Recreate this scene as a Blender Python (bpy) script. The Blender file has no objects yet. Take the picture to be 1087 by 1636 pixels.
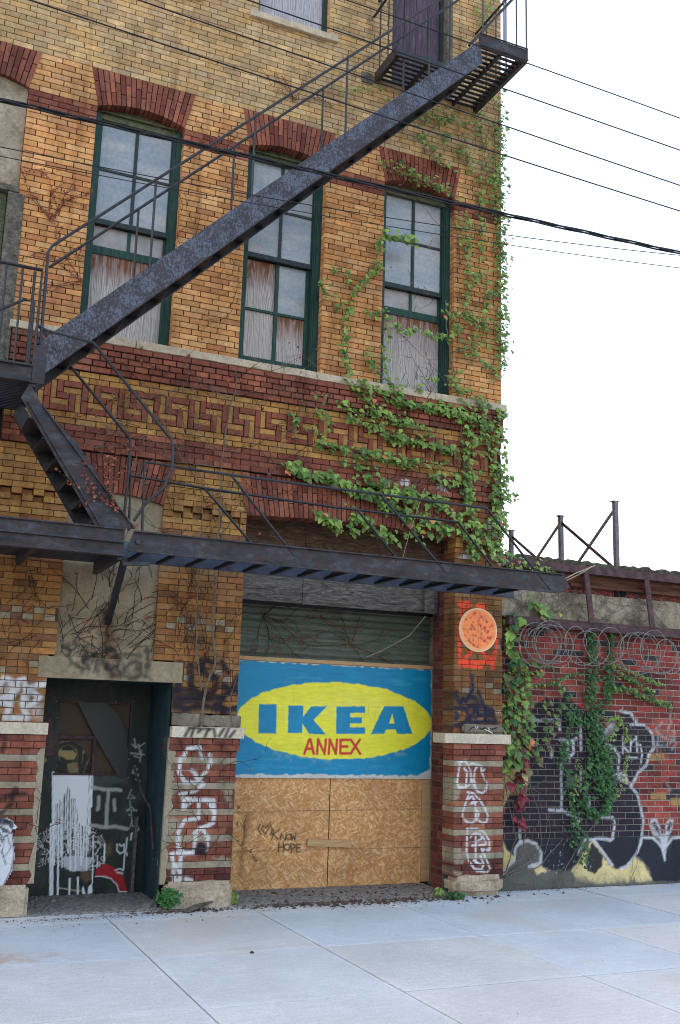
import bpy, math, random
import numpy as np
from mathutils import Vector, Matrix
SC = bpy.context.scene
C = SC.collection
rnd = random.Random(7)
R = math.radians

# ------------------------------------------------------------------ camera
F = 1623.7371; YAW, PIT, ROL = R(23.58493387), R(11.49401824), R(1.74319456)
CY, CH = -9.78, 1.78
_fw = np.array([math.sin(YAW)*math.cos(PIT), math.cos(YAW)*math.cos(PIT), math.sin(PIT)])
_r = np.array([math.cos(YAW), -math.sin(YAW), 0.0]); _u = np.cross(_r, _fw)
_r, _u = _r*math.cos(ROL)+_u*math.sin(ROL), -_r*math.sin(ROL)+_u*math.cos(ROL)
cam_d = bpy.data.cameras.new('camera'); cam = bpy.data.objects.new('camera', cam_d); C.objects.link(cam)
M = Matrix.Identity(4)
for i in range(3):
    M[i][0] = _r[i]; M[i][1] = _u[i]; M[i][2] = -_fw[i]
M[0][3], M[1][3], M[2][3] = 0.0, CY, CH
cam.matrix_world = M
cam_d.sensor_fit = 'VERTICAL'; cam_d.sensor_height = 36.0; cam_d.sensor_width = 24.0
cam_d.lens = F/1636*36.0; cam_d.clip_start = 0.05; cam_d.clip_end = 3000
SC.camera = cam

# ------------------------------------------------------------------ sky, sun, exposure
W = bpy.data.worlds.new('World'); SC.world = W; W.use_nodes = True
wn = W.node_tree; wn.nodes.clear()
sky = wn.nodes.new('ShaderNodeTexSky'); sky.sky_type = 'NISHITA'; sky.sun_disc = False
SUN_EL, SUN_AZ = R(40), R(-48)          # azimuth measured from +Y towards +X
sky.sun_elevation = SUN_EL; sky.sun_rotation = SUN_AZ
sky.altitude = 0; sky.air_density = 1.0; sky.dust_density = 4.0; sky.ozone_density = 1.0
bg = wn.nodes.new('ShaderNodeBackground'); bg.inputs[1].default_value = 0.15
wo = wn.nodes.new('ShaderNodeOutputWorld')
tint = wn.nodes.new('ShaderNodeMix'); tint.data_type = 'RGBA'; tint.blend_type = 'MULTIPLY'; tint.inputs[0].default_value = 1
tint.inputs[7].default_value = (1.14, 1.0, .84, 1)      # hazy, slightly warm daylight
wn.links.new(sky.outputs[0], tint.inputs[6]); wn.links.new(tint.outputs[2], bg.inputs[0]); wn.links.new(bg.outputs[0], wo.inputs[0])
sl = bpy.data.lights.new('sun', 'SUN'); sl.energy = 3.0; sl.angle = R(0.5); sl.color = (1.0, 0.95, 0.87)
so = bpy.data.objects.new('sun', sl); C.objects.link(so)
sd = Vector((math.sin(SUN_AZ)*math.cos(SUN_EL), math.cos(SUN_AZ)*math.cos(SUN_EL), math.sin(SUN_EL)))
so.rotation_euler = sd.to_track_quat('Z', 'Y').to_euler(); so.location = (0, 30, 40)
SC.view_settings.view_transform = 'Standard'; SC.view_settings.look = 'None'
SC.cycles.filter_width = 1.0
SC.view_settings.gamma = 1; SC.view_settings.exposure = 2.3

# ------------------------------------------------------------------ measuring helpers
def P(x, y, Y=0.0):
    """point of the plane y=Y that stands at photo pixel (x, y)"""
    d = (x-543.5)/F*_r-(y-818)/F*_u+_fw
    t = (Y-CY)/d[1]
    return (d[0]*t, Y, CH+d[2]*t)
def PZ(x, y, Z):
    d = (x-543.5)/F*_r-(y-818)/F*_u+_fw
    t = (Z-CH)/d[2]
    return (d[0]*t, CY+d[1]*t, Z)
def K(ox, oy, s, Y=0.0):
    def k(pts):
        out = []
        for a, b in pts:
            p = P(ox+a/s, oy+b/s, Y); out.append((p[0], p[2]))
        return out
    return k

# ------------------------------------------------------------------ materials
def newmat(name):
    m = bpy.data.materials.new(name); m.use_nodes = True
    nt = m.node_tree; nt.nodes.clear()
    out = nt.nodes.new('ShaderNodeOutputMaterial'); b = nt.nodes.new('ShaderNodeBsdfPrincipled')
    nt.links.new(b.outputs[0], out.inputs[0])
    return m, nt, b
def nd(nt, t, **kw):
    n = nt.nodes.new(t)
    for k, v in kw.items():
        if k in n.inputs: n.inputs[k].default_value = v
        else: setattr(n, k, v)
    return n
def coords(nt, scale=(1, 1, 1), rot=(0, 0, 0)):
    g = nt.nodes.new('ShaderNodeNewGeometry'); mp = nt.nodes.new('ShaderNodeMapping')
    nt.links.new(g.outputs['Position'], mp.inputs[0]); mp.inputs['Scale'].default_value = scale; mp.inputs['Rotation'].default_value = rot
    return mp.outputs[0]
def noise(nt, scale, detail=4, rough=.6, vec=None, stretch=(1, 1, 1), dist=0):
    n = nt.nodes.new('ShaderNodeTexNoise'); n.inputs['Scale'].default_value = scale
    n.inputs['Detail'].default_value = detail; n.inputs['Roughness'].default_value = rough; n.inputs['Distortion'].default_value = dist
    nt.links.new(vec if vec is not None else coords(nt, stretch), n.inputs['Vector'])
    return n.outputs['Fac']
def ramp(nt, fac, stops):
    r = nt.nodes.new('ShaderNodeValToRGB'); nt.links.new(fac, r.inputs[0])
    el = r.color_ramp.elements
    while len(el) < len(stops): el.new(.5)
    for e, (p, c) in zip(el, stops):
        e.position = p; e.color = (c[0], c[1], c[2], 1) if len(c) == 3 else c
    return r.outputs[0]
def mix(nt, fac, a, b, mode='MIX'):
    m = nt.nodes.new('ShaderNodeMix'); m.data_type = 'RGBA'; m.blend_type = mode; m.clamp_factor = True
    for i, v in ((0, fac), (6, a), (7, b)):
        if isinstance(v, (int, float)): m.inputs[i].default_value = v
        elif isinstance(v, tuple): m.inputs[i].default_value = (v[0], v[1], v[2], 1)
        else: nt.links.new(v, m.inputs[i])
    return m.outputs[2]
def bump(nt, b, h, strength=.4, dist=.01):
    n = nt.nodes.new('ShaderNodeBump'); n.inputs['Strength'].default_value = strength; n.inputs['Distance'].default_value = dist
    nt.links.new(h, n.inputs['Height']); nt.links.new(n.outputs[0], b.inputs['Normal'])
G3 = lambda v: (v, v, v)
MAT = {}
def simple(name, stops, scale=8, rough=.8, bs=.3, bd=.01, stretch=(1, 1, 1), detail=6, metal=0, dist=0, spec=.3, fine=None):
    m, nt, b = newmat(name)
    f = noise(nt, scale, detail, .65, stretch=stretch, dist=dist)
    c = ramp(nt, f, stops)
    if fine:
        g = noise(nt, fine, 3, .7)
        c = mix(nt, 1.0, c, ramp(nt, g, [(.3, G3(.72)), (.7, G3(1.2))]), 'MULTIPLY')
    nt.links.new(c, b.inputs['Base Color']); b.inputs['Roughness'].default_value = rough
    b.inputs['Metallic'].default_value = metal; b.inputs['Specular IOR Level'].default_value = spec
    bump(nt, b, f, bs, bd); MAT[name] = m
    return m
def colmat(name, rough=.85, n1=(25, .75, 1.2), n2=(2.2, .8, 1.15), bs=.5, spec=.25, fine=120, st=(1, 1, 1)):
    m, nt, b = newmat(name)
    a = nd(nt, 'ShaderNodeVertexColor', layer_name='Col')
    f1 = noise(nt, n1[0], 6, .7, stretch=st); f2 = noise(nt, n2[0], 5, .7)
    c = mix(nt, 1.0, a.outputs[0], ramp(nt, f1, [(.3, G3(n1[1])), (.7, G3(n1[2]))]), 'MULTIPLY')
    c = mix(nt, 1.0, c, ramp(nt, f2, [(.3, G3(n2[1])), (.7, G3(n2[2]))]), 'MULTIPLY')
    if name == 'brick':      # run-off streaks and soot over many courses
        c = mix(nt, 1.0, c, ramp(nt, noise(nt, 2.6, 6, .7, stretch=(2.4, 1, .22)), [(.34, (.66, .63, .62)), (.5, G3(1)), (.7, (1.06, 1.05, 1.04))]), 'MULTIPLY')
    nt.links.new(c, b.inputs['Base Color']); b.inputs['Roughness'].default_value = rough
    b.inputs['Specular IOR Level'].default_value = spec
    bump(nt, b, noise(nt, fine, 4, .7), bs, .003); MAT[name] = m
    return m
def paintmat(name, base_fn, rough=.7, bs=.3, spec=.3, fine=90):
    """base colour from nodes, paint marks from the 'Paint' attribute (alpha = how much paint)"""
    m, nt, b = newmat(name)
    a = nd(nt, 'ShaderNodeVertexColor', layer_name='Paint')
    c = mix(nt, a.outputs['Alpha'], base_fn(nt), (0, 0, 0))
    c = mix(nt, 1.0, c, a.outputs[0], 'ADD')
    nt.links.new(c, b.inputs['Base Color']); b.inputs['Roughness'].default_value = rough
    b.inputs['Specular IOR Level'].default_value = spec
    bump(nt, b, noise(nt, fine, 4, .7), bs, .002); MAT[name] = m
    return m
colmat('brick', n1=(25, .72, 1.2), n2=(1.7, .66, 1.22)); colmat('mortar', n1=(60, .7, 1.25), bs=.8)
colmat('low_brick', n1=(30, .6, 1.3), n2=(3, .7, 1.25))
colmat('leaf', rough=.45, n1=(60, .8, 1.15), n2=(5, .9, 1.1), bs=.2, spec=.4)
colmat('signpaint', rough=.45, n1=(12, .87, 1.06), n2=(3.5, .88, 1.08), st=(.6, 1, 4), bs=.25, spec=.35, fine=60)
colmat('paper', rough=.8, n1=(40, .92, 1.04), n2=(4, .9, 1.04), bs=.1)
simple('limestone', [(.25, (.33, .27, .19)), (.5, (.50, .42, .31)), (.75, (.60, .52, .40))], 9, .85, .5, .01, fine=70)
simple('rough_stone', [(.3, (.10, .09, .07)), (.5, (.19, .16, .12)), (.7, (.29, .24, .18))], 6, .95, .9, .03, fine=45)
simple('block_stone', [(.3, (.26, .19, .13)), (.5, (.42, .33, .24)), (.72, (.54, .45, .34))], 5, .9, .8, .03, fine=40)
simple('stucco', [(.25, (.16, .13, .09)), (.5, (.30, .25, .17)), (.75, (.40, .34, .25))], 3, .92, .5, .02, fine=30)
simple('old_concrete', [(.3, (.06, .055, .045)), (.55, (.15, .14, .12)), (.75, (.24, .22, .18))], 20, .95, 1.0, .03, fine=90)
simple('green_paint', [(.3, (.008, .030, .026)), (.55, (.014, .060, .048)), (.72, (.05, .075, .045)), (.85, (.12, .10, .06))], 11, .55, .4, .006, stretch=(3, 3, .6), fine=80)
simple('worn_green', [(.3, (.03, .05, .03)), (.5, (.08, .10, .055)), (.62, (.16, .13, .08)), (.75, (.04, .07, .045))], 22, .8, .6, .008, stretch=(1, 1, 2), fine=80)
simple('sash_dark', [(.3, (.012, .022, .025)), (.6, (.03, .045, .045)), (.8, (.07, .06, .05))], 25, .6, .3, .005)
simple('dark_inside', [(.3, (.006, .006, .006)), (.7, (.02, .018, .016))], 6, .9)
simple('iron_dark', [(.35, (.008, .008, .011)), (.55, (.017, .018, .026)), (.7, (.032, .036, .05))], 14, .5, .4, .006, spec=.5, fine=60)
simple('rust_steel', [(.3, (.035, .018, .022)), (.5, (.075, .038, .042)), (.7, (.13, .07, .065))], 10, .7, .5, .008, fine=60)
simple('rust_plank', [(.3, (.03, .012, .008)), (.5, (.09, .035, .02)), (.7, (.17, .075, .04))], 5, .9, .6, .01, stretch=(.4, 1, 5), fine=60)
simple('tar', [(.3, (.03, .026, .02)), (.6, (.10, .09, .065)), (.8, (.17, .16, .11))], 12, .95, .9, .03)
simple('wire_black', [(.3, (.008, .008, .010)), (.7, (.018, .018, .022))], 10, .5)
simple('razor', [(.3, (.13, .13, .125)), (.7, (.27, .26, .25))], 20, .5, metal=.4)
simple('bark', [(.3, (.075, .058, .048)), (.6, (.17, .14, .115)), (.8, (.26, .22, .19))], 40, .9, .6, .004)
simple('twig', [(.3, (.020, .011, .009)), (.7, (.055, .030, .022))], 30, .9, .3, .003)
simple('shutter', [(.3, (.085, .105, .085)), (.55, (.13, .155, .125)), (.8, (.19, .21, .17))], 6, .55, .2, .004, stretch=(1, 1, 6), fine=60)
simple('metal_post', [(.3, (.10, .10, .11)), (.7, (.20, .19, .20))], 12, .6)
simple('asphalt', [(.3, (.09, .086, .08)), (.7, (.15, .143, .133))], 30, .9, .7, .01, fine=160)
simple('dirt', [(.3, (.14, .12, .105)), (.5, (.27, .245, .22)), (.7, (.42, .39, .36))], 22, .95, 1.0, .03, fine=110)
simple('debris', [(.3, (.03, .02, .015)), (.55, (.10, .06, .042)), (.75, (.25, .20, .16))], 30, .95)
simple('grey_stone', [(.3, G3(.12)), (.7, (.28, .26, .23))], 30, .9, .6, .01)
simple('grey_timber', [(.32, (.04, .034, .03)), (.5, (.12, .105, .092)), (.66, (.23, .205, .18))], 4, .9, .4, .006, stretch=(.7, 1, 5), dist=3.2, fine=70)
simple('brown_timber', [(.32, (.025, .014, .010)), (.5, (.085, .050, .030)), (.68, (.17, .105, .065))], 4, .9, .4, .006, stretch=(.7, 1, 5), dist=3.2, fine=70)
simple('purple_door', [(.3, (.045, .028, .045)), (.5, (.085, .055, .085)), (.7, (.15, .11, .15))], 9, .7, .5, .005, stretch=(4, 4, .5), fine=60)
simple('clean_timber', [(.3, (.42, .24, .11)), (.6, (.55, .34, .17)), (.8, (.62, .42, .24))], 9, .7, .2, .004, stretch=(.4, 1, 5))
# weathered plywood: long stretched grain, brown at the wet upper edge
def plymat(name, top, tint=(1, 1, 1), dark=(.16, .11, .09), light=(.46, .42, .41)):
    m, nt, b = newmat(name)
    g = noise(nt, 2.2, 5, .6, stretch=(6, 1, .75), dist=2.5)
    w = nd(nt, 'ShaderNodeTexWave', wave_type='BANDS', bands_direction='X'); w.inputs['Scale'].default_value = 16
    w.inputs['Distortion'].default_value = 24; w.inputs['Detail'].default_value = 4; w.inputs['Detail Scale'].default_value = .55
    nt.links.new(coords(nt, (1, 1, .16)), w.inputs['Vector'])
    c = ramp(nt, w.outputs['Fac'], [(.10, tuple(a*.45+b*.55 for a, b in zip(dark, light))), (.35, light), (.9, tuple(min(1, v*1.12) for v in light))])
    c = mix(nt, 1.0, c, ramp(nt, noise(nt, 30, 5, .7, stretch=(3, 1, .10)), [(.3, G3(.72)), (.7, G3(1.2))]), 'MULTIPLY')
    sep = nt.nodes.new('ShaderNodeSeparateXYZ'); nt.links.new(coords(nt), sep.inputs[0])
    mr = nd(nt, 'ShaderNodeMapRange'); mr.inputs['From Min'].default_value = top-.36; mr.inputs['From Max'].default_value = top
    nt.links.new(sep.outputs[2], mr.inputs[0])
    mu = nd(nt, 'ShaderNodeMath', operation='MULTIPLY'); nt.links.new(mr.outputs[0], mu.inputs[0])
    nt.links.new(ramp(nt, g, [(.35, G3(.45)), (.65, G3(1.7))]), mu.inputs[1])
    c = mix(nt, mu.outputs[0], c, (.17, .065, .028))
    c = mix(nt, 1.0, c, tint, 'MULTIPLY')
    nt.links.new(c, b.inputs['Base Color']); b.inputs['Roughness'].default_value = .85
    bump(nt, b, w.outputs['Fac'], .25, .003); MAT[name] = m
plymat('ply_low', 6.42); plymat('ply_mid', 6.70); plymat('ply_mid2', 6.15); plymat('ply_high', 12.5, (.85, .92, 1.05))
# old glass with something pale behind it
def glassmat():
    m, nt, b = newmat('glass')
    f = noise(nt, 2.2, 4, .6, stretch=(.6, 1, 2.2)); g = noise(nt, 25, 5, .7)
    c = ramp(nt, f, [(.35, (.23, .27, .31)), (.5, (.28, .31, .34)), (.68, (.38, .37, .365))])
    c = mix(nt, 1.0, c, ramp(nt, g, [(.3, G3(.8)), (.7, G3(1.15))]), 'MULTIPLY')
    nt.links.new(c, b.inputs['Base Color']); b.inputs['Roughness'].default_value = .22; b.inputs['Specular IOR Level'].default_value = .6
    bump(nt, b, noise(nt, 3.5, 2, .4), .15, .01); MAT['glass'] = m
glassmat()
def flakymat():
    m, nt, b = newmat('iron_flaky')
    f = noise(nt, 38, 9, .82, stretch=(1.25, 1, .8)); g = noise(nt, 3, 4, .6)
    base = ramp(nt, g, [(.3, (.014, .009, .012)), (.7, (.028, .017, .022))])
    ad = nt.nodes.new('ShaderNodeMath'); ad.operation = 'MULTIPLY_ADD'; nt.links.new(noise(nt, 5.5, 4, .6), ad.inputs[0]); ad.inputs[1].default_value = .35
    sb = nt.nodes.new('ShaderNodeMath'); sb.operation = 'ADD'; nt.links.new(f, sb.inputs[0]); sb.inputs[1].default_value = -.175; nt.links.new(sb.outputs[0], ad.inputs[2])
    k = ramp(nt, ad.outputs[0], [(.50, G3(0)), (.545, G3(1))])
    c = mix(nt, k, base, (.085, .10, .15))
    nt.links.new(c, b.inputs['Base Color']); b.inputs['Roughness'].default_value = .45; b.inputs['Specular IOR Level'].default_value = .5
    bump(nt, b, f, .6, .006); MAT['iron_flaky'] = m
    m, nt, b = newmat('iron_rusty')
    f = noise(nt, 13, 9, .8, stretch=(1, 1, 1.3)); g = noise(nt, 3.5, 5, .65, stretch=(1, 1, 2.5))
    base = ramp(nt, g, [(.38, (.009, .010, .015)), (.5, (.030, .033, .046)), (.62, (.058, .062, .078))])
    k = ramp(nt, f, [(.49, G3(0)), (.54, G3(1))])
    c = mix(nt, k, base, (.040, .021, .021))
    nt.links.new(c, b.inputs['Base Color']); b.inputs['Roughness'].default_value = .6; b.inputs['Specular IOR Level'].default_value = .4
    bump(nt, b, f, .6, .006); MAT['iron_rusty'] = m
flakymat()
simple('iron_shaded', [(.35, (.005, .005, .006)), (.7, (.014, .014, .018))], 12, .7, .3, .004)  # drop stair treads: shade of their undersides painted in as black
simple('iron_skylit', [(.35, (.045, .055, .095)), (.7, (.095, .115, .17))], 8, .5, .3, .004, spec=.5)  # drop stair inner stringer: its lit face painted in as paler blue
def osb_base(nt):
    outs = []
    for i, (rot, sc) in enumerate(((0.35, (15, 3, 62)), (-.75, (16, 3, 66)), (1.3, (14, 3, 56)))):
        v = nt.nodes.new('ShaderNodeTexVoronoi'); v.inputs['Scale'].default_value = 1.0; v.inputs['Randomness'].default_value = 1
        m2 = nt.nodes.new('ShaderNodeMapping'); m2.inputs['Scale'].default_value = sc
        nt.links.new(coords(nt, (1, 1, 1), (0, rot, 0)), m2.inputs[0]); nt.links.new(m2.outputs[0], v.inputs['Vector'])
        s = nt.nodes.new('ShaderNodeSeparateColor'); nt.links.new(v.outputs['Color'], s.inputs[0])
        outs.append(s.outputs[0])
    a = ramp(nt, outs[0], [(0, (.50, .22, .07)), (.5, (.62, .30, .115)), (.9, (.78, .46, .22))])
    b_ = ramp(nt, outs[1], [(0, (.52, .235, .078)), (.5, (.62, .31, .12)), (.92, (.82, .52, .28))])
    c_ = ramp(nt, outs[2], [(0, (.46, .20, .068)), (.6, (.61, .295, .112)), (.95, (.76, .45, .21))])
    x = mix(nt, ramp(nt, noise(nt, 14, 3, .6), [(.45, G3(0)), (.55, G3(1))]), a, b_)
    x = mix(nt, ramp(nt, noise(nt, 19, 3, .6), [(.5, G3(0)), (.6, G3(1))]), x, c_)
    return mix(nt, 1.0, x, ramp(nt, noise(nt, 1.6, 5, .7), [(.3, G3(.72)), (.7, G3(1.15))]), 'MULTIPLY')
paintmat('osb', osb_base, .75)
paintmat('stucco_marked', lambda nt: mix(nt, 1.0, ramp(nt, noise(nt, 3, 6, .65), [(.25, (.16, .13, .085)), (.5, (.29, .235, .155)), (.75, (.38, .32, .23))]), ramp(nt, noise(nt, 28, 4, .7), [(.3, G3(.75)), (.7, G3(1.15))]), 'MULTIPLY'), .92, .6)
paintmat('door_metal', lambda nt: ramp(nt, noise(nt, 5, 7, .7, stretch=(1, 1, .6)), [(.3, (.010, .012, .012)), (.5, (.022, .026, .023)), (.66, (.045, .050, .040)), (.8, (.10, .065, .04))]), .55, .4)
simple('reveal_teal', [(.3, (.010, .024, .030)), (.5, (.020, .050, .062)), (.66, (.04, .075, .085)), (.80, (.20, .20, .17))], 7, .6, .4, .006, stretch=(1, 1, .35), fine=50)

# sidewalk concrete
def mixfac(nt, v):
    m = nt.nodes.new('ShaderNodeMapRange'); nt.links.new(v, m.inputs[0]); m.interpolation_type = 'SMOOTHSTEP'
    m.inputs['From Min'].default_value = -.12; m.inputs['From Max'].default_value = -.42; m.inputs['To Max'].default_value = .55
    return m.outputs[0]
def walkmat():
    m, nt, b = newmat('sidewalk')
    a = nd(nt, 'ShaderNodeVertexColor', layer_name='Col')
    f1 = noise(nt, 1.1, 6, .65); f2 = noise(nt, 60, 5, .8); f3 = noise(nt, .5, 3, .5); f4 = noise(nt, 9, 6, .7, stretch=(1, 2.5, 1))
    c = mix(nt, 1.0, a.outputs[0], ramp(nt, f1, [(.3, G3(.86)), (.7, G3(1.07))]), 'MULTIPLY')
    c = mix(nt, 1.0, c, ramp(nt, f2, [(.32, G3(.76)), (.6, G3(1.07))]), 'MULTIPLY')
    c = mix(nt, 1.0, c, ramp(nt, f4, [(.35, G3(.90)), (.65, G3(1.04))]), 'MULTIPLY')
    c = mix(nt, ramp(nt, f3, [(.58, G3(0)), (.72, G3(.35))]), c, (.52, .44, .28))
    f5 = noise(nt, 34, 4, .6)
    c = mix(nt, ramp(nt, f5, [(.70, G3(0)), (.74, G3(.75))]), c, (.14, .12, .10))
    sp = nt.nodes.new('ShaderNodeVectorMath'); sp.operation = 'DISTANCE'; nt.links.new(coords(nt, (.55, 1.5, 1)), sp.inputs[0]); sp.inputs[1].default_value = (.80*.55, -1.62*1.5, 0)
    md = nt.nodes.new('ShaderNodeMath'); md.operation = 'SUBTRACT'; nt.links.new(sp.outputs['Value'], md.inputs[0]); nt.links.new(noise(nt, 6, 5, .7), md.inputs[1])
    c = mix(nt, mixfac(nt, md.outputs[0]), c, (.45, .24, .08))
    nt.links.new(c, b.inputs['Base Color']); b.inputs['Roughness'].default_value = .8; b.inputs['Specular IOR Level'].default_value = .3
    bump(nt, b, f2, .35, .003); MAT['sidewalk'] = m
walkmat()

# ------------------------------------------------------------------ mesh builder
class MB:
    def __init__(s): s.v = []; s.f = []; s.c = []; s.fp = []      # fp: verts that may take paint
    def quad(s, a, b, c, d, col=(1, 1, 1)):
        n = len(s.v); s.v += [a, b, c, d]; s.c += [col]*4; s.f.append((n, n+1, n+2, n+3))
    def box(s, x0, x1, y0, y1, z0, z1, col=(1, 1, 1)):
        n = len(s.v)
        s.v += [(x0, y0, z0), (x1, y0, z0), (x1, y1, z0), (x0, y1, z0), (x0, y0, z1), (x1, y0, z1), (x1, y1, z1), (x0, y1, z1)]
        s.c += [col]*8
        for q in ((0, 3, 2, 1), (4, 5, 6, 7), (0, 1, 5, 4), (1, 2, 6, 5), (2, 3, 7, 6), (3, 0, 4, 7)): s.f.append(tuple(n+i for i in q))
    def brick(s, x0, x1, z0, z1, yf, depth, col, nx=1, nz=1, ch=.003):
        """brick front towards -y at yf with a small worn chamfer"""
        n = len(s.v)
        fx = [x0+ch+(x1-x0-2*ch)*i/nx for i in range(nx+1)]; fz = [z0+ch+(z1-z0-2*ch)*i/nz for i in range(nz+1)]
        for z in fz:
            for x in fx: s.v.append((x, yf, z)); s.c.append(col)
        for j in range(nz):
            for i in range(nx):
                a = n+j*(nx+1)+i; s.f.append((a, a+1, a+nx+2, a+nx+1))
        m = len(s.v); yc = yf+ch; yb = yf+depth
        s.v += [(x0, yc, z0), (x1, yc, z0), (x1, yc, z1), (x0, yc, z1), (x0, yb, z0), (x1, yb, z0), (x1, yb, z1), (x0, yb, z1)]
        s.c += [col]*8
        bl, br = n, n+nx; tl = n+nz*(nx+1); tr = tl+nx
        s.f.append(tuple([m, m+1]+[n+i for i in range(nx, -1, -1)]))
        s.f.append(tuple([m+2, m+3]+[tl+i for i in range(0, nx+1)]))
        s.f.append(tuple([m+1, m+2]+[n+j*(nx+1)+nx for j in range(nz, -1, -1)]))
        s.f.append(tuple([m+3, m]+[n+j*(nx+1) for j in range(0, nz+1)]))
        for q in ((4, 5, 1, 0), (5, 6, 2, 1), (6, 7, 3, 2), (7, 4, 0, 3)): s.f.append(tuple(m+i for i in q))
    def prism(s, pts, y0, y1, col=(1, 1, 1)):
        """polygon (x,z) extruded from y0 (front) to y1"""
        n = len(s.v); k = len(pts)
        s.v += [(x, y0, z) for x, z in pts]+[(x, y1, z) for x, z in pts]; s.c += [col]*(2*k)
        ar = sum(pts[i][0]*pts[(i+1) % k][1]-pts[(i+1) % k][0]*pts[i][1] for i in range(k))
        o = list(range(k)) if ar > 0 else list(range(k-1, -1, -1))
        s.f.append(tuple(n+i for i in o)); s.f.append(tuple(n+k+i for i in reversed(o)))
        for i in range(k):
            a, b = o[i], o[(i+1) % k]; s.f.append((n+b, n+a, n+k+a, n+k+b))
    def grid(s, x0, x1, z0, z1, y, cell, col=(1, 1, 1), yfn=None):
        nx = max(1, int(round((x1-x0)/cell))); nz = max(1, int(round((z1-z0)/cell))); n = len(s.v)
        for j in range(nz+1):
            for i in range(nx+1):
                x = x0+(x1-x0)*i/nx; z = z0+(z1-z0)*j/nz
                s.v.append((x, y if yfn is None else yfn(x, z), z)); s.c.append(col)
        for j in range(nz):
            for i in range(nx):
                a = n+j*(nx+1)+i; s.f.append((a, a+1, a+nx+2, a+nx+1))
    def bar(s, a, b, w, h, up=(0, 0, 1), col=(1, 1, 1)):
        a = Vector(a); b = Vector(b); d = (b-a).normalized(); up = Vector(up)
        sd_ = d.cross(up)
        if sd_.length < 1e-4: sd_ = d.cross(Vector((1, 0, 0)))
        sd_.normalize(); u = sd_.cross(d).normalized(); n = len(s.v)
        for p in (a, b):
            for i, j in ((-1, -1), (1, -1), (1, 1), (-1, 1)): s.v.append(tuple(p+sd_*(w/2*i)+u*(h/2*j)))
        s.c += [col]*8
        for q in ((0, 1, 2, 3), (7, 6, 5, 4), (0, 4, 5, 1), (1, 5, 6, 2), (2, 6, 7, 3), (3, 7, 4, 0)): s.f.append(tuple(n+i for i in q))
    def tube(s, pts, r0, r1=None, n=6, col=(1, 1, 1), cap=True):
        if r1 is None: r1 = r0
        pts = [Vector(p) for p in pts]; L = len(pts); base = len(s.v); pn = None
        for i, p in enumerate(pts):
            d = (pts[min(i+1, L-1)]-pts[max(i-1, 0)])
            if d.length < 1e-7: d = Vector((0, 0, 1))
            d.normalize()
            if pn is None:
                pn = d.cross(Vector((0, 1, 0)));
                if pn.length < 1e-3: pn = d.cross(Vector((1, 0, 0)))
            pn = (pn-d*pn.dot(d))
            if pn.length < 1e-5: pn = d.orthogonal()
            pn.normalize(); q = d.cross(pn); r = r0+(r1-r0)*i/max(1, L-1)
            for k in range(n):
                a = 2*math.pi*k/n; s.v.append(tuple(p+pn*(math.cos(a)*r)+q*(math.sin(a)*r))); s.c.append(col)
        for i in range(L-1):
            for k in range(n):
                a = base+i*n+k; b = base+i*n+(k+1) % n; s.f.append((a, b, b+n, a+n))
        if cap: s.f.append(tuple(base+k for k in range(n-1, -1, -1))); s.f.append(tuple(base+(L-1)*n+k for k in range(n)))
def noise2(x, z, seed=0):
    """cheap smooth value noise on numpy arrays, 0..1"""
    xi = np.floor(x).astype(np.int64); zi = np.floor(z).astype(np.int64); fx = x-xi; fz = z-zi
    fx = fx*fx*(3-2*fx); fz = fz*fz*(3-2*fz)
    def h(a, b):
        n = (a*374761393+b*668265263+seed*1274126177) & 0x7fffffff
        n = ((n ^ (n >> 13))*1274126177) & 0x7fffffff
        return ((n ^ (n >> 16)) & 0xffff)/65535.0
    return (h(xi, zi)*(1-fx)+h(xi+1, zi)*fx)*(1-fz)+(h(xi, zi+1)*(1-fx)+h(xi+1, zi+1)*fx)*fz
def polydist(x, z, pts):
    d = np.full(x.shape, 1e9)
    for (ax, az), (bx, bz) in zip(pts[:-1], pts[1:]):
        vx, vz = bx-ax, bz-az; L = vx*vx+vz*vz+1e-12
        t = np.clip(((x-ax)*vx+(z-az)*vz)/L, 0, 1)
        d = np.minimum(d, np.hypot(x-ax-t*vx, z-az-t*vz))
    return d
def inside(x, z, pts):
    r = np.zeros(x.shape, bool); n = len(pts)
    for i in range(n):
        ax, az = pts[i]; bx, bz = pts[(i+1) % n]
        if az == bz: continue
        c = ((az > z) != (bz > z)) & (x < (bx-ax)*(z-az)/(bz-az)+ax)
        r ^= c
    return r
def S(pts, w, col, alpha=1.0, soft=.006, rough=0.0): return ('S', pts, w, col, alpha, soft, rough)
def FL(pts, col, alpha=1.0, soft=.006, rough=0.0): return ('F', pts, 0, col, alpha, soft, rough)
def FX(pts, fn): return ('X', pts, fn)
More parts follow.
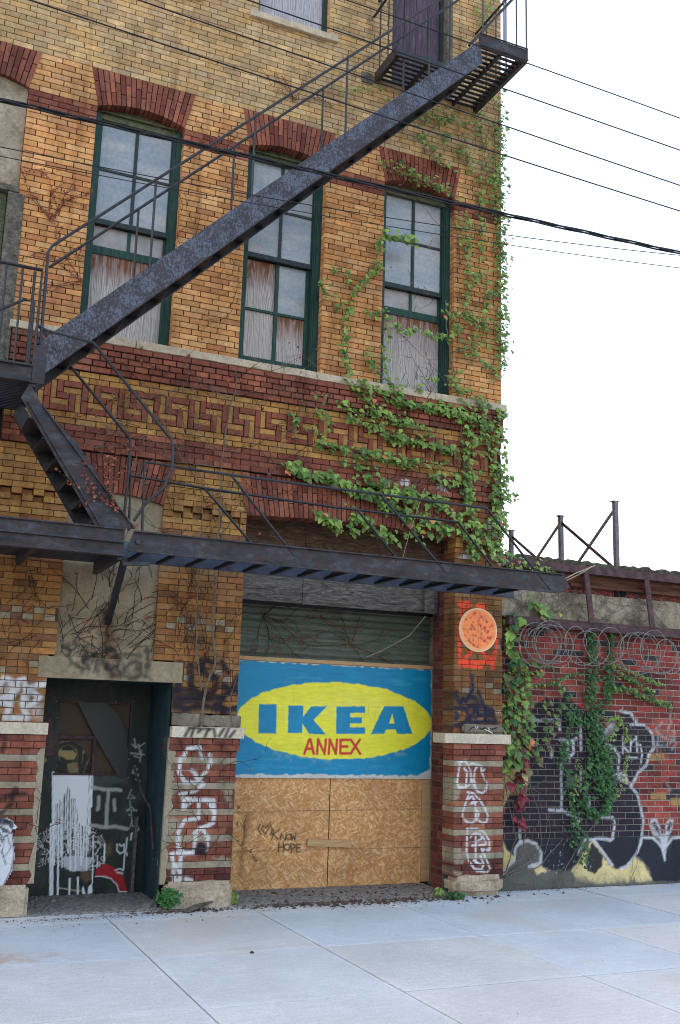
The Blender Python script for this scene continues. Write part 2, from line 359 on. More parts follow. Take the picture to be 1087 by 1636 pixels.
def paint(xz, col, layers, alpha=None):
    """xz (n,2), col (n,3) arrays; layers drawn in order in the plane of the wall"""
    X, Z = xz[:, 0], xz[:, 1]
    for L in layers:
        pts = L[1]; px = [p[0] for p in pts]; pz = [p[1] for p in pts]
        pad = .02 if L[0] != 'S' else L[2]+L[5]*3+.02
        if L[0] == 'F': pad += L[5]*3
        idx = np.nonzero((X > min(px)-pad) & (X < max(px)+pad) & (Z > min(pz)-pad) & (Z < max(pz)+pad))[0]
        if not len(idx): continue
        x, z = X[idx], Z[idx]
        if L[0] == 'X':
            m = inside(x, z, pts); c, a = L[2](x, z); a = a*m
        else:
            soft = L[5]
            if L[6]:
                x2 = x+(noise2(x*22, z*22, 3)-.5)*L[6]; z2 = z+(noise2(x*22, z*22, 9)-.5)*L[6]
            else: x2, z2 = x, z
            if L[0] == 'S': sdist = polydist(x2, z2, pts)-L[2]/2
            else:
                sdist = polydist(x2, z2, pts+[pts[0]]); sdist = np.where(inside(x2, z2, pts), -sdist, sdist)
            a = np.clip(.5-sdist/(2*soft), 0, 1)*L[4]
            c = np.tile(np.array(L[3]), (len(idx), 1))
        col[idx] = col[idx]*(1-a[:, None])+c*a[:, None]
        if alpha is not None: alpha[idx] = alpha[idx]*(1-a)+a
def obj(name, mb, mat, parent=None, layers=None, smooth=False, mode='Col'):
    me = bpy.data.meshes.new(name); me.from_pydata(mb.v, [], mb.f)
    n = len(mb.v)
    c = np.array(mb.c, dtype=np.float64).reshape(n, 3); al = np.zeros(n)
    if mode == 'Paint': c[:] = 0          # stored multiplied by its alpha
    if layers:
        v = np.array(mb.v); paint(v[:, [0, 2]], c, layers, al)
    at = me.color_attributes.new(mode, 'FLOAT_COLOR', 'POINT')
    d = np.ones((n, 4), dtype=np.float32); d[:, :3] = c
    if mode == 'Paint': d[:, 3] = al
    at.data.foreach_set('color', d.ravel())
    me.materials.append(MAT[mat])
    if smooth: me.polygons.foreach_set('use_smooth', [True]*len(me.polygons))
    me.update()
    o = bpy.data.objects.new(name, me); C.objects.link(o)
    if parent is not None:
        o.parent = parent
        if parent.type == 'EMPTY': o.matrix_parent_inverse = Matrix.Translation(parent.location).inverted()
    return o
def tag(o, label, cat, group=None):
    o['label'] = label; o['category'] = cat
    if group: o['group'] = group
    return o
def thing(name, label, cat, loc=(0, 0, 0), group=None):
    o = bpy.data.objects.new(name, None); C.objects.link(o); o.location = loc; o.empty_display_size = .2
    return tag(o, label, cat, group)
def box_obj(name, dims, mat, parent, bevel=0, **k):
    mb = MB(); mb.box(*dims); o = obj(name, mb, mat, parent, **k)
    if bevel:
        m = o.modifiers.new('bevel', 'BEVEL'); m.width = bevel; m.segments = 2
    return o
def jig(col, k=.12):
    j = 1+rnd.uniform(-k, k); t = rnd.uniform(-.04, .04)
    return (min(1, col[0]*j*(1+t)), min(1, col[1]*j), min(1, col[2]*j*(1-t)))

# ================================================================== GROUND
PW = [(.585, .61, .63), (.595, .62, .64), (.575, .60, .625), (.60, .62, .64)]
mb = MB()
mb.quad((-250, -7.2, -.135), (250, -7.2, -.135), (250, 400, -.135), (-250, 400, -.135))
o = obj('ground', mb, 'dirt'); o['kind'] = 'structure'
mb = MB(); mb.quad((-250, -300, -.13), (250, -300, -.13), (250, -5.15, -.13), (-250, -5.15, -.13))
o = obj('road', mb, 'asphalt'); o['kind'] = 'structure'
xs = [-17.5, -16.1, -14.7, -13.3, -11.9, -10.5, -9.1, -7.7, -6.3, -4.9, -3.5, -2.1, -.74, .65, 2.02, 3.41, 4.89, 6.1, 7.34, 8.74, 10.1, 11.5, 12.9, 14.3]
ys = [-5.0, -4.66, -3.28, -1.87, -.46, .12]
mb = MB()
for i in range(len(xs)-1):
    for j in range(len(ys)-1):
        if j == len(ys)-2 and xs[i] > 6.05: pass
        col = jig(rnd.choice(PW), .008); g = .004; e = .035
        x0, x1, y0, y1 = xs[i]+(.014 if abs(xs[i]-7.34) < .01 else g), xs[i+1]-(.010 if abs(xs[i+1]-7.34) < .01 else g), ys[j]+g, ys[j+1]-g
        lc = tuple(v*1.10 for v in col)
        zt = rnd.uniform(-.002, .002)
        n = len(mb.v)
        for (a, b, z, c) in ((0, 0, -.02, .3), (0, 0, -.003, .8), (.006, .006, zt, 1.03), (e, e, zt, 1.05), (e+.006, e+.006, zt+.0012, 1)):
            for (px, py) in ((x0+a, y0+b), (x1-a, y0+b), (x1-a, y1-b), (x0+a, y1-b)):
                mb.v.append((px, py, z)); mb.c.append(tuple(v*c for v in col))
        for k in range(4):
            for q in range(4):
                a = n+k*4+q; b = n+k*4+(q+1) % 4; mb.f.append((a, b, b+4, a+4))
        mb.f.append((n+16, n+17, n+18, n+19))
mb.box(-17.5, 14.3, -5.0, .3, -.12, -.022, (.10, .095, .085))
o = obj('sidewalk', mb, 'sidewalk'); o['kind'] = 'structure'
mb = MB()
for i in range(-9, 8): mb.box(i*2+.005, i*2+1.995, -5.15, -5.006, -.13, .0)
o = obj('kerb', mb, 'grey_stone'); o['kind'] = 'structure'
# rough apron inside the two doorways
mb = MB()
def apron(x0, x1, y0, y1, z):
    n = len(mb.v); nx, ny = 60, 22
    for j in range(ny+1):
        for i in range(nx+1):
            x = x0+(x1-x0)*i/nx; y = y0+(y1-y0)*j/ny
            e = (rnd.uniform(-.06, .05) if j == 0 else 0)
            mb.v.append((x, y+e, (z-.03 if j == 0 else z+rnd.uniform(-.006, .008)))); mb.c.append((1, 1, 1))
    for j in range(ny):
        for i in range(nx):
            a = n+j*(nx+1)+i; mb.f.append((a, a+1, a+nx+2, a+nx+1))
apron(3.2, 5.72, -.16, 1.0, .012); apron(1.33, 2.6, -.12, 1.0, .012)
o = obj('doorway_apron', mb, 'dirt'); o['kind'] = 'structure'

# ================================================================== BUILDING
BLD = thing('brick_building', 'tall yellow and red brick warehouse with boarded windows, greek key belt and dark fire escape', 'building', (3, 0, 0))
YEL = [(.59, .285, .105), (.65, .325, .12), (.56, .265, .10), (.62, .315, .135), (.50, .215, .09), (.67, .365, .155)]
YUP = [(.52, .345, .165), (.46, .315, .155), (.58, .40, .205), (.48, .345, .195), (.56, .355, .155), (.43, .285, .155)]
BEL = [(.42, .22, .068), (.47, .255, .08), (.37, .185, .058), (.43, .24, .09), (.34, .165, .06)]
PIE = [(.37, .18, .058), (.42, .21, .070), (.32, .15, .052), (.24, .12, .055), (.38, .20, .085), (.34, .14, .055)]  # dirty pier yellow, darkened further to paint in shade below the balcony
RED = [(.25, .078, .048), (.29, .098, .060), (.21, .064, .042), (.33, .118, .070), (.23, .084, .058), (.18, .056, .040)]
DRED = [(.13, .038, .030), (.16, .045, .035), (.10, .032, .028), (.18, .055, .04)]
LIG = (.34, .28, .20)
MORT_D = (.045, .025, .018); MORT_R = (.040, .022, .020); MORT_U = (.10, .075, .04); MORT_P = (.10, .06, .04)
def sub(ivs, ex):
    out = []
    for a, b, lo, ro in ivs:
        if ex[1] <= a or ex[0] >= b: out.append((a, b, lo or abs(ex[1]-a) < 1e-6, ro or abs(ex[0]-b) < 1e-6)); continue
        if ex[0] > a: out.append((a, ex[0], lo, True))
        if ex[1] < b: out.append((ex[1], b, True, ro))
    return out
def lay(mb, mm, xa, xb, z, c, yf, pal, off, excl=(), L=.2, depth=.10, mort=MORT_D, j=.008, rects=(), keep=None, edge=.24, yjit=.0015, mback=.009):
    ivs = [(xa, xb, False, False)]
    for e in excl: ivs = sub(ivs, e)
    for a, b, lo, ro in ivs:
        if b-a < .02: continue
        mm.box(a+(.006 if lo else 0), b-(.006 if ro else 0), yf+mback, yf+max(depth, .10), z, z+c, mort)
        if lo: mm.box(a+.007, a+.05, yf+.02, yf+edge, z, z+c, mort)
        if ro: mm.box(b-.05, b-.007, yf+.02, yf+edge, z, z+c, mort)
        cuts = [a]; k = math.floor((a-off)/L)+1
        while off+k*L < b-.035:
            if off+k*L > a+.035: cuts.append(off+k*L)
            k += 1
        cuts.append(b)
        for i in range(len(cuts)-1):
            p, q = cuts[i], cuts[i+1]
            col = pal(i, z) if callable(pal) else jig(rnd.choice(pal))
            if keep and not keep(p, q): continue
            first = lo and i == 0; last = ro and i == len(cuts)-2
            fine = any(q > r[0] and p < r[1] and z+c > r[2] and z < r[3] for r in rects)
            nx, nz = (max(2, int((q-p)/.0125)), 5) if fine else (1, 1)
            mb.brick(p+(0 if first else j/2), q-(0 if last else j/2), z+j/2*.8, z+c-j/2*.8, yf+rnd.uniform(-yjit, yjit), edge if (first or last) else .09, col, nx, nz)

# ---- upper wall -----------------------------------------------------------
WC = [1.8525, 3.5125, 5.18]; WH = .4675
SILL_T, SPR, ARCHT = 5.45, 7.94, 8.37
LB = (-.235, .70)
cu = (ARCHT-SILL_T)/47
mb, mm = MB(), MB()
row = 0; z = SILL_T; TOPZ = 13.2
while z < TOPZ:
    zc = z+cu/2; ex = []
    if zc < SPR:
        ex = [(c-WH, c+WH) for c in WC]+[LB]
    elif zc < ARCHT:
        h = WH+(zc-SPR)/(ARCHT-SPR)*.095-.012
        ex = [(c-h, c+h) for c in WC]+[(.2325-h, .2325+h)]
    elif 9.62 < zc < 11.9:
        ex = [(c-.44, c+.44) for c in WC[:2]]+[(-.21, .66)]
    if 9.24 < zc < 11.9: ex.append((4.77, 5.60))
    if zc > ARCHT: pal, mo = YUP, MORT_U
    else: pal, mo = ([jig(c, .03) for c in YEL] if zc < 7.6 else [tuple(a*.75+b*.25 for a, b in zip(p, q)) for p, q in zip(YEL, YUP+YUP[:1])]), MORT_D
    if 37 <= row <= 39: pal, mo = RED, MORT_R
    lay(mb, mm, -1.6, 6.31, z, cu, 0, pal, (row % 2)*.1+.03*(row % 3 == 0), ex, mort=mo, j=(.009 if zc < ARCHT else .007))
    z += cu; row += 1
uw = obj('upper_wall', mb, 'brick', BLD); obj('mortar', mm, 'mortar', uw)

# ---- belt ------------------------------------------------------------------
BZ = 4.258; cb = (5.365-BZ)/18
WHITE = (.72, .72, .72)
k1 = K(540, 740, 2.86)
belt_layers = [FL(k1([(290, 75), (322, 78), (322, 108), (305, 110), (303, 98), (290, 108)]), WHITE, .9, .008, .03), FL(k1([(448, 98), (482, 100), (503, 140), (480, 135), (462, 118), (448, 122)]), WHITE, .9, .008, .03),
    FL(k1([(438, 52), (470, 55), (470, 70), (440, 68)]), WHITE, .85, .008, .02), FL(k1([(318, 205), (345, 212), (340, 228), (322, 224)]), WHITE, .85, .008, .02)]
mb, mm = MB(), MB(); row = 0
XL = .76
def bex(zc): return [(-3, XL)] if zc > 0 else []
kr = [(6.0, 6.0, 6.0, 6.0)]
wr = [(4.7, 5.8, 4.25, 4.75)]
for r in range(18):
    z = BZ+r*cb
    if r == 11: bo = obj('lower_belt_course', mb, 'brick', BLD, layers=belt_layers); obj('mortar', mm, 'mortar', bo); mb, mm = MB(), MB()
    if r == 0: yf, pal = -.035, RED
    elif r <= 3: yf, pal = -.005, RED
    elif r <= 5: yf, pal = -.002, BEL
    elif r <= 10: continue
    elif r <= 12: yf, pal = -.002, BEL
    elif r == 13: yf, pal = -.03, RED
    elif r == 17: yf, pal = -.055, RED
    else: yf, pal = -.045, RED
    if r in (14, 15, 16):   # rows of headers set apart with deep joints
        lay(mb, mm, XL, 6.31-.0, z, cb, yf, pal, (r % 2)*.07, L=.14, mort=MORT_R, j=.012, depth=.14, yjit=.006, mback=.02)
    else:
        lay(mb, mm, XL, 6.31, z, cb, yf, pal, (r % 2)*.1+.03, mort=MORT_R if pal is RED else MORT_D, j=.009, depth=.14, rects=wr)
bo = obj('upper_belt_course', mb, 'brick', BLD, layers=belt_layers); obj('mortar', mm, 'mortar', bo)
# greek key frieze: six columns by five rows, laid in whole bricks
mb = MB(); KZ = BZ+6*cb; U = .3587; cw = U/6
def kb(c0, c1, r0, r1, red, base):
    x0 = base+c0*cw+.0035; x1 = base+c1*cw-.0035; zt = KZ+5*cb-r0*cb-.003; zb = KZ+5*cb-r1*cb+.003
    if x0 < XL or x1 > 6.31: return
    yj = (-.012 if red else .004)+rnd.uniform(-.002, .002)
    mb.brick(x0, x1, zb, zt, yj, .1, jig((.25, .078, .050) if red else (.44, .24, .078), .10))
for i in range(-6, 11):
    b0 = 2.666+i*U
    if b0 < XL-.2 or b0 > 6.1: continue
    kb(0, 1, 0, 2, True, b0); kb(0, 2, 2, 3, True, b0); kb(1, 4, 0, 1, True, b0); kb(1, 4, 1, 2, False, b0)
    kb(2, 3, 2, 5, True, b0); kb(3, 4, 2, 5, False, b0); kb(4, 5, 0, 3, True, b0); kb(4, 5, 3, 5, True, b0)
    kb(5, 6, 0, 3, False, b0); kb(5, 8, 3, 4, False, b0); kb(5, 8, 4, 5, True, b0)
ko = obj('key_frieze', mb, 'brick', BLD); mm = MB(); mm.box(XL, 6.30, .014, .12, KZ, KZ+5*cb, MORT_D); obj('mortar', mm, 'mortar', ko)

# ---- arches ------------------------------------------------------------------
def arch(c, w0, w1, spr, rise, top, n, yf=-.006, depth=.24, pal=RED, split=True):
    mb, mm = MB(), MB()
    bt = lambda t: (c+w0*t, spr+rise*(1-t*t)); tt = lambda t: (c+w1*t, top)
    for i in range(n):
        t0 = -1+2*i/n; t1 = -1+2*(i+1)/n; g = .0045/w0
        t0 += g; t1 -= g
        fr = (.36 if i % 2 else .66)+rnd.uniform(-.03, .03)
        b0, b1, u0, u1 = bt(t0), bt(t1), tt(t0), tt(t1)
        l = lambda p, q, f: (p[0]+(q[0]-p[0])*f, p[1]+(q[1]-p[1])*f)
        segs = ((0, fr-.01), (fr+.01, .985)) if split else ((0, .985),)
        for f0, f1 in segs:
            mb.prism([l(b0, u0, f0), l(b1, u1, f0), l(b1, u1, f1), l(b0, u0, f1)], yf+rnd.uniform(-.002, .002), yf+depth, jig(rnd.choice(pal)))
    N = 16
    pts = [(bt(-1+2*i/N)[0], bt(-1+2*i/N)[1]+.006) for i in range(N+1)]+[tt(1), tt(-1)]
    mm.prism(pts, yf+.010, yf+depth-.004, MORT_R)
    return mb, mm
for c in WC+[.2325]:
    mb, mm = arch(c, WH, .5625, SPR, .09, ARCHT, 19)
    o = obj('window_arch', mb, 'brick', BLD); obj('mortar', mm, 'mortar', o)
mb, mm = arch(1.8925, .465, .585, 3.805, .07, BZ-.004, 20, yf=-.004)
o = obj('door_arch', mb, 'brick', BLD); obj('mortar', mm, 'mortar', o)
mb, mm = arch(4.45, 1.24, 1.33, 3.80, .05, BZ-.004, 46, yf=-.004)
o = obj('garage_arch', mb, 'brick', BLD, layers=belt_layers); obj('mortar', mm, 'mortar', o)

# ---- sills -------------------------------------------------------------------
def rough_box(mb, x0, x1, y0, y1, z0, z1, k=.004, step=.12, col=(1, 1, 1)):
    """stone block with slightly wavering edges"""
    nx = max(2, int((x1-x0)/step)); n = len(mb.v)
    for i in range(nx+1):
        x = x0+(x1-x0)*i/nx
        for (y, z) in ((y0, z0), (y0, z1), (y1, z1), (y1, z0)):
            mb.v.append((x, y+(rnd.uniform(-k, k) if y == y0 else 0), z+rnd.uniform(-k, k))); mb.c.append(col)
    for i in range(nx):
        a = n+i*4
        for q in range(4): mb.f.append((a+q, a+(q+1) % 4, a+4+(q+1) % 4, a+4+q))
    mb.f.append((n+3, n+2, n+1, n)); a = n+nx*4; mb.f.append((a, a+1, a+2, a+3))
def stone(name, dims, mat='limestone', parent=BLD, k=.004, bev=.008, step=.12):
    mb = MB(); rough_box(mb, *dims, k=k, step=step); o = obj(name, mb, mat, parent)
    m = o.modifiers.new('bevel', 'BEVEL'); m.width = bev; m.segments = 2; m.limit_method = 'ANGLE'; return o
for a, b in ((.735, 1.95), (1.956, 3.4), (3.406, 4.85), (4.856, 6.34)): stone('stone_sill', (a, b, -.065, .3, 5.365, 5.448))
for a, b in ((2.97, 4.05), (1.30, 2.41)): stone('upper_sill', (a, b, -.05, .25, 9.52, 9.605))

# ---- piers --------------------------------------------------------------------
PZ0, cp = 1.665, (BZ-1.665)/42
kR = K(690, 940, 6.292); kM = K(230, 860, 4.812); kL = K(0, 1060, 2.588); kP = K(650, 1150, 5.435)
NAVY = (.016, .024, .055); ORG = (.95, .09, .04); BLK = (.012, .013, .018); WT = (.66, .66, .66)
def sc(k, lst, w, col, al=1, soft=.006, rough=0.): return [S(k(l), w, col, al, soft, rough) for l in lst]
right_layers = sc(kR, [[(405, 880), (410, 1020), (385, 1080), (440, 1100)], [(245, 1040), (255, 1110), (290, 1160), (310, 1110), (345, 1140), (370, 1080)],
    [(470, 1040), (500, 1120), (530, 1200), (600, 1220)], [(235, 1200), (340, 1210), (370, 1280), (340, 1350), (230, 1380)], [(240, 1250), (270, 1290), (240, 1310)],
    [(370, 1180), (480, 1180), (400, 1280), (380, 1360)], [(420, 1200), (480, 1270), (440, 1300)], [(540, 1200), (540, 1350)], [(500, 1270), (580, 1260), (620, 1240)],
    [(620, 1280), (650, 1350), (590, 1340), (400, 1350)]], .050, NAVY, .95, .012, .01)
right_layers += [FL(kR([(370, 1100), (480, 1110), (540, 1230), (480, 1240), (400, 1190)]), NAVY, .6, .015), FL(kR([(560, 1250), (650, 1290), (660, 1350), (560, 1340)]), NAVY, .5, .015)]
right_layers += sc(kR, [[(272, 350), (275, 500), (290, 770)], [(652, 480), (645, 600), (625, 700), (615, 800)], [(285, 772), (400, 775)], [(400, 780), (500, 788)], [(320, 735), (600, 742)],
    [(320, 735), (395, 640)], [(500, 640), (620, 740)]], .046, ORG, 1, .006, .012)
right_layers += [FL(kR([(262, 135), (375, 125), (405, 160), (395, 200), (330, 235), (285, 320), (300, 200), (262, 160)]), ORG, .95, .008, .03), FL(kR([(440, 155), (520, 150), (560, 200), (540, 220), (500, 200), (445, 190)]), ORG, .95, .008, .03),
    FL(kR([(270, 740), (400, 750), (390, 790), (280, 788)]), ORG, .95, .008, .02), FL(kR([(595, 720), (640, 700), (622, 810), (600, 790)]), ORG, .95, .008, .02),
    FL(kR([(330, 165), (370, 165), (368, 188), (332, 190)]), (.16, .10, .05), .9, .006)]
right_layers += sc(kR, [[(640, 1235), (650, 1245)], [(665, 1228), (672, 1248)], [(680, 1232), (690, 1240)]], .01, WT, .8, .004)
right_layers += sc(K(540, 740, 2.86), [[(690, 268), (695, 300)], [(718, 430), (738, 455)], [(578, 410), (580, 472)], [(700, 420), (720, 430)]], .05, WHITE, .85, .01, .02)
low_right = sc(kP, [[(435, 365), (500, 358), (530, 400), (545, 450), (550, 490), (540, 560), (500, 585), (440, 585), (430, 540), (445, 420), (455, 370)], [(490, 420), (515, 450), (510, 530), (500, 580)],
    [(545, 380), (600, 385), (640, 400), (640, 450), (660, 500), (690, 550), (680, 610), (650, 635), (610, 625), (590, 580), (575, 520), (580, 440), (605, 400)], [(545, 470), (560, 540), (590, 600)], [(670, 430), (655, 440)],
    [(540, 625), (510, 700), (480, 790), (475, 840), (510, 885), (560, 895), (590, 860), (585, 720)], [(520, 625), (570, 635), (630, 700), (670, 770), (695, 830), (685, 885), (650, 895), (610, 870), (590, 850)],
    [(585, 760), (615, 820), (600, 870)], [(525, 690), (560, 660), (580, 700), (540, 730), (600, 710)],
    [(515, 945), (515, 1050), (510, 1150), (530, 1220), (580, 1290), (640, 1300), (660, 1250), (630, 1180)], [(515, 945), (600, 945), (660, 970), (710, 1050), (710, 1130), (640, 1120), (690, 1230), (715, 1290), (690, 1320), (600, 1310)],
    [(590, 980), (590, 1240), (640, 1250)], [(540, 1020), (570, 990), (620, 985), (670, 1040), (680, 1080), (560, 1090)], [(590, 1060), (640, 1030)], [(570, 1220), (610, 1240)]], .021, WT, .9, .005, .004)
STU = (.32, .27, .19)
patch_right = [FL(kP([(320, 505), (430, 505), (460, 620), (420, 690), (370, 740), (375, 620), (325, 600)]), STU, .95, .008, .03), FL(kP([(395, 1110), (475, 1110), (470, 1140), (520, 1160), (480, 1260), (380, 1230), (360, 1160)]), STU, .95, .008, .03),
    FL(kP([(320, 330), (340, 335), (330, 500), (316, 500)]), STU, .9, .008), FL(kP([(380, 1290), (465, 1310), (460, 1350), (420, 1355)]), STU, .9, .01, .03)]
mid_layers = sc(kM, [[(275, 960), (280, 1100), (240, 1170)], [(360, 990), (360, 1180), (250, 1160)], [(430, 1000), (440, 950), (500, 940), (540, 960)], [(600, 950), (640, 1030)],
    [(450, 1010), (500, 1060), (560, 1080)], [(230, 1220), (600, 1230)], [(240, 1300), (340, 1310), (420, 1290), (520, 1300), (640, 1320), (700, 1310)], [(380, 1150), (440, 1200), (520, 1180), (560, 1140)],
    [(560, 1280), (700, 1140), (720, 1060)], [(620, 1140), (720, 1180)], [(600, 1330), (620, 1380)], [(270, 1370), (400, 1410), (560, 1420)], [(240, 1260), (420, 1250)]], .070, (.014, .015, .026), .93, .018, .03)
low_mid = sc(kL, [[(760, 385), (770, 350), (820, 345), (835, 390)], [(745, 390), (740, 450), (760, 490), (810, 490), (850, 450), (870, 400), (865, 375)], [(790, 440), (830, 490), (840, 500)], [(745, 540), (800, 530), (840, 500)],
    [(760, 555), (755, 600), (800, 560)], [(755, 560), (880, 565), (885, 610)], [(820, 580), (820, 640), (760, 650), (735, 700), (735, 760), (760, 785), (800, 780), (805, 720), (820, 680)], [(860, 570), (885, 620), (880, 660), (830, 680), (800, 700)],
    [(840, 690), (860, 720), (850, 770)], [(705, 785), (800, 780)], [(710, 790), (720, 900)], [(745, 790), (740, 900)], [(720, 830), (740, 860)], [(765, 890), (790, 895)], [(720, 900), (740, 895)]], .036, WT, .88, .007, .010)
low_mid += [FL(kL([(805, 750), (825, 735), (850, 745), (858, 770), (845, 795), (820, 798), (803, 780)]), BLK, .95, .02, .01)]
low_mid += sc(kL, [[(720, 320), (790, 325)], [(730, 350), (745, 310)], [(900, 330), (940, 370)]], .05, BLK, .5, .03)
patch_mid = [FL(kL([(695, 400), (720, 400), (712, 500), (760, 520), (705, 560), (690, 640), (725, 650), (680, 780), (668, 900), (672, 760), (690, 500)]), STU, .95, .01, .04), FL(kL([(700, 640), (745, 640), (735, 690), (690, 700)]), STU, .9, .01, .03),
    FL(kL([(900, 480), (965, 490), (955, 620), (930, 560), (905, 520)]), STU, .9, .01, .04), FL(kL([(700, 900), (850, 898), (915, 905), (915, 930), (690, 930)]), (.17, .15, .13), .9, .01, .04), FL(kL([(880, 800), (955, 800), (950, 840), (900, 830)]), STU, .9, .01, .04)]
left_layers = sc(kL, [[(-20, 110), (5, 80), (20, 60), (45, 70), (55, 130), (0, 150)], [(70, 110), (75, 70), (100, 65), (110, 110), (110, 150)], [(50, 120), (45, 170), (20, 225), (115, 225), (95, 170), (100, 130)], [(110, 100), (192, 82)],
    [(110, 100), (165, 140), (120, 175)], [(-10, 162), (35, 166)]], .050, WT, .9, .012, .01)+[FL(kL([(120, 165), (175, 165), (180, 235), (130, 225)]), WT, .35, .03), FL(kL([(0, 100), (40, 80), (45, 140), (0, 150)]), WT, .4, .03)]
low_left = sc(kL, [[(-40, 570), (0, 560), (60, 540), (105, 540)], [(60, 520), (45, 580), (0, 620)], [(-10, 290), (20, 310), (10, 360)]], .045, BLK, .75, .012, .01)
patch_left = [FL(kL([(140, 620), (172, 600), (160, 700), (140, 700)]), STU, .9, .01, .03), FL(kL([(152, 380), (170, 380), (165, 600), (150, 620)]), STU, .9, .01, .02)]

def pier(x0f, x1f, rects, layers, low, label, upz=BZ-.004):
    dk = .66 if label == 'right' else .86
    """upper yellow shaft above the cap and striped base below it"""
    root_mb, mm = MB(), MB()
    for r in range(42):
        z = PZ0+r*cp; zc = z+cp/2; x0, x1 = x0f(zc), x1f(zc)
        if z < 1.78 and label == 'mid': continue
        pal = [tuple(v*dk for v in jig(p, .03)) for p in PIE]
        if r in (15, 16, 7, 8):
            off = x0+.1+(.1 if r in (15, 7) else 0)
            # light square header bricks alternate in two courses
            cuts = []; x = x0; q = 0
            while x < x1-.03:
                w = min(.1, x1-x); light = (q+(r % 2)) % 2 == 0 and .08 < x-x0 and x1-x > .12 and (r > 10 or q % 4 < 2)
                if not light and rnd.random() < .0: pass
                cuts.append((x, x+w, light)); x += w; q += 1
            mm.box(x0+.004, x1-.004, .009, .14, z, z+cp, MORT_P)
            for a, b, l in cuts:
                fine = any(b > g[0] and a < g[1] and z+cp > g[2] and z < g[3] for g in rects)
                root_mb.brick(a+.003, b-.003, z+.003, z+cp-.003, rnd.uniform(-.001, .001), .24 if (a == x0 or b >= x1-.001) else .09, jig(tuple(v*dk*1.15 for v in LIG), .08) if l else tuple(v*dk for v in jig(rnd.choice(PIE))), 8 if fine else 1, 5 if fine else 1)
            continue
        if r in (33, 34):
            mm.box(x0+.004, x1-.004, .055, .14, z, z+cp, MORT_D)
            x = x0; q = 0
            while x < x1-.03:
                w = min(.1, x1-x)
                deep = (q+r) % 2 == 0 and .08 < x-x0 and x1-x > .14
                root_mb.brick(x+.003, x+w-.003, z+.003, z+cp-.003, .045 if deep else -.012, .19, jig(rnd.choice(BEL)), 1, 1); x += w; q += 1
            continue
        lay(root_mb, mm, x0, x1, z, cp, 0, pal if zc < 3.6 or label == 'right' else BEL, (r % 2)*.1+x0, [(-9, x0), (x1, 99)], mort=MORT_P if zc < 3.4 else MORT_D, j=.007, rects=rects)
    o = obj('pier', root_mb, 'brick', BLD, layers=layers); obj('mortar', mm, 'mortar', o, layers=None)
    return o
def pier_base(x0, x1, ztop, zbot, rects, layers, depth=.24, left_open=True, right_open=True):
    mb, mm = MB(), MB(); n = int(round((ztop-zbot)/.0597)); c = (ztop-zbot)/n
    for i in range(n):
        z = ztop-(i+1)*c; yf = -.05 if i in (0, 1) else -.022; e = .02 if i in (0, 1) else 0
        if i % 4 == 3 and i < n-1:
            nx = int((x1-x0)/.0125)
            mb.brick(x0-.003, x1+.003, z+.001, z+c-.001, yf-.002, .24, jig((.34, .28, .20), .06), nx, 5)
            continue
        a, b = x0-e, x1+e
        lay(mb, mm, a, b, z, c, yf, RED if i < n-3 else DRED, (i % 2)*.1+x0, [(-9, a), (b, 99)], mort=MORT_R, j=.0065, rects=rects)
    return mb, mm, layers
obj_lay = lambda t: t
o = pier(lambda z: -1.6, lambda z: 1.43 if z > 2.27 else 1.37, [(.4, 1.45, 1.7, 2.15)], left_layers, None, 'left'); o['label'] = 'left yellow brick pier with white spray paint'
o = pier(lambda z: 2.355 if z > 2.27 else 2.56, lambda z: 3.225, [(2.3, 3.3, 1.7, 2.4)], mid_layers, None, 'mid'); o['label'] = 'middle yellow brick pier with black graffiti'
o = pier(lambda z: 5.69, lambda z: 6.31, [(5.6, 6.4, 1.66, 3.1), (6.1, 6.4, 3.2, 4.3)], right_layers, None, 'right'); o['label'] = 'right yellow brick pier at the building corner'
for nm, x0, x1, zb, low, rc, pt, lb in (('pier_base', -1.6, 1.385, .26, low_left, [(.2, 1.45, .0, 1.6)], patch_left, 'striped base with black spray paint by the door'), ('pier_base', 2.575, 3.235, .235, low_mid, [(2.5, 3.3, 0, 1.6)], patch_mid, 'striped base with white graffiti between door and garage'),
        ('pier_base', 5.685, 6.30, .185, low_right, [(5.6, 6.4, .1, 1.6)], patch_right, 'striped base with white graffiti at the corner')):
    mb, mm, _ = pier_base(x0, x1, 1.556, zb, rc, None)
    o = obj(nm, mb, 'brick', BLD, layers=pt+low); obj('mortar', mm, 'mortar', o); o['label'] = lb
CAPT = sc(kM, [[(340, 1450), (300, 1520)], [(370, 1450), (345, 1530)], [(400, 1490), (430, 1462), (480, 1460), (450, 1530)], [(480, 1470), (520, 1460), (530, 1520)], [(600, 1460), (560, 1520)], [(640, 1450), (600, 1540)], [(680, 1480), (640, 1530)], [(340, 1452), (410, 1458)]], .032, BLK, .85, .01)
def cap(x0, x1, layers=None):
    mb = MB(); mb.box(x0, x1, -.075, .2, 1.560, 1.663, (.56, .48, .37))
    if layers: mb.grid(x0+.004, x1-.004, 1.564, 1.659, -.0775, .012, (.56, .48, .37))
    o = obj('stone_cap', mb, 'mortar', BLD, layers=layers)
cap(-1.6, 1.41); cap(2.56, 3.285, CAPT); cap(5.545, 6.37)
stone('rough_course', (2.57, 3.26, -.03, .2, 1.667, 1.785), 'rough_stone', k=.012, bev=.012, step=.06)
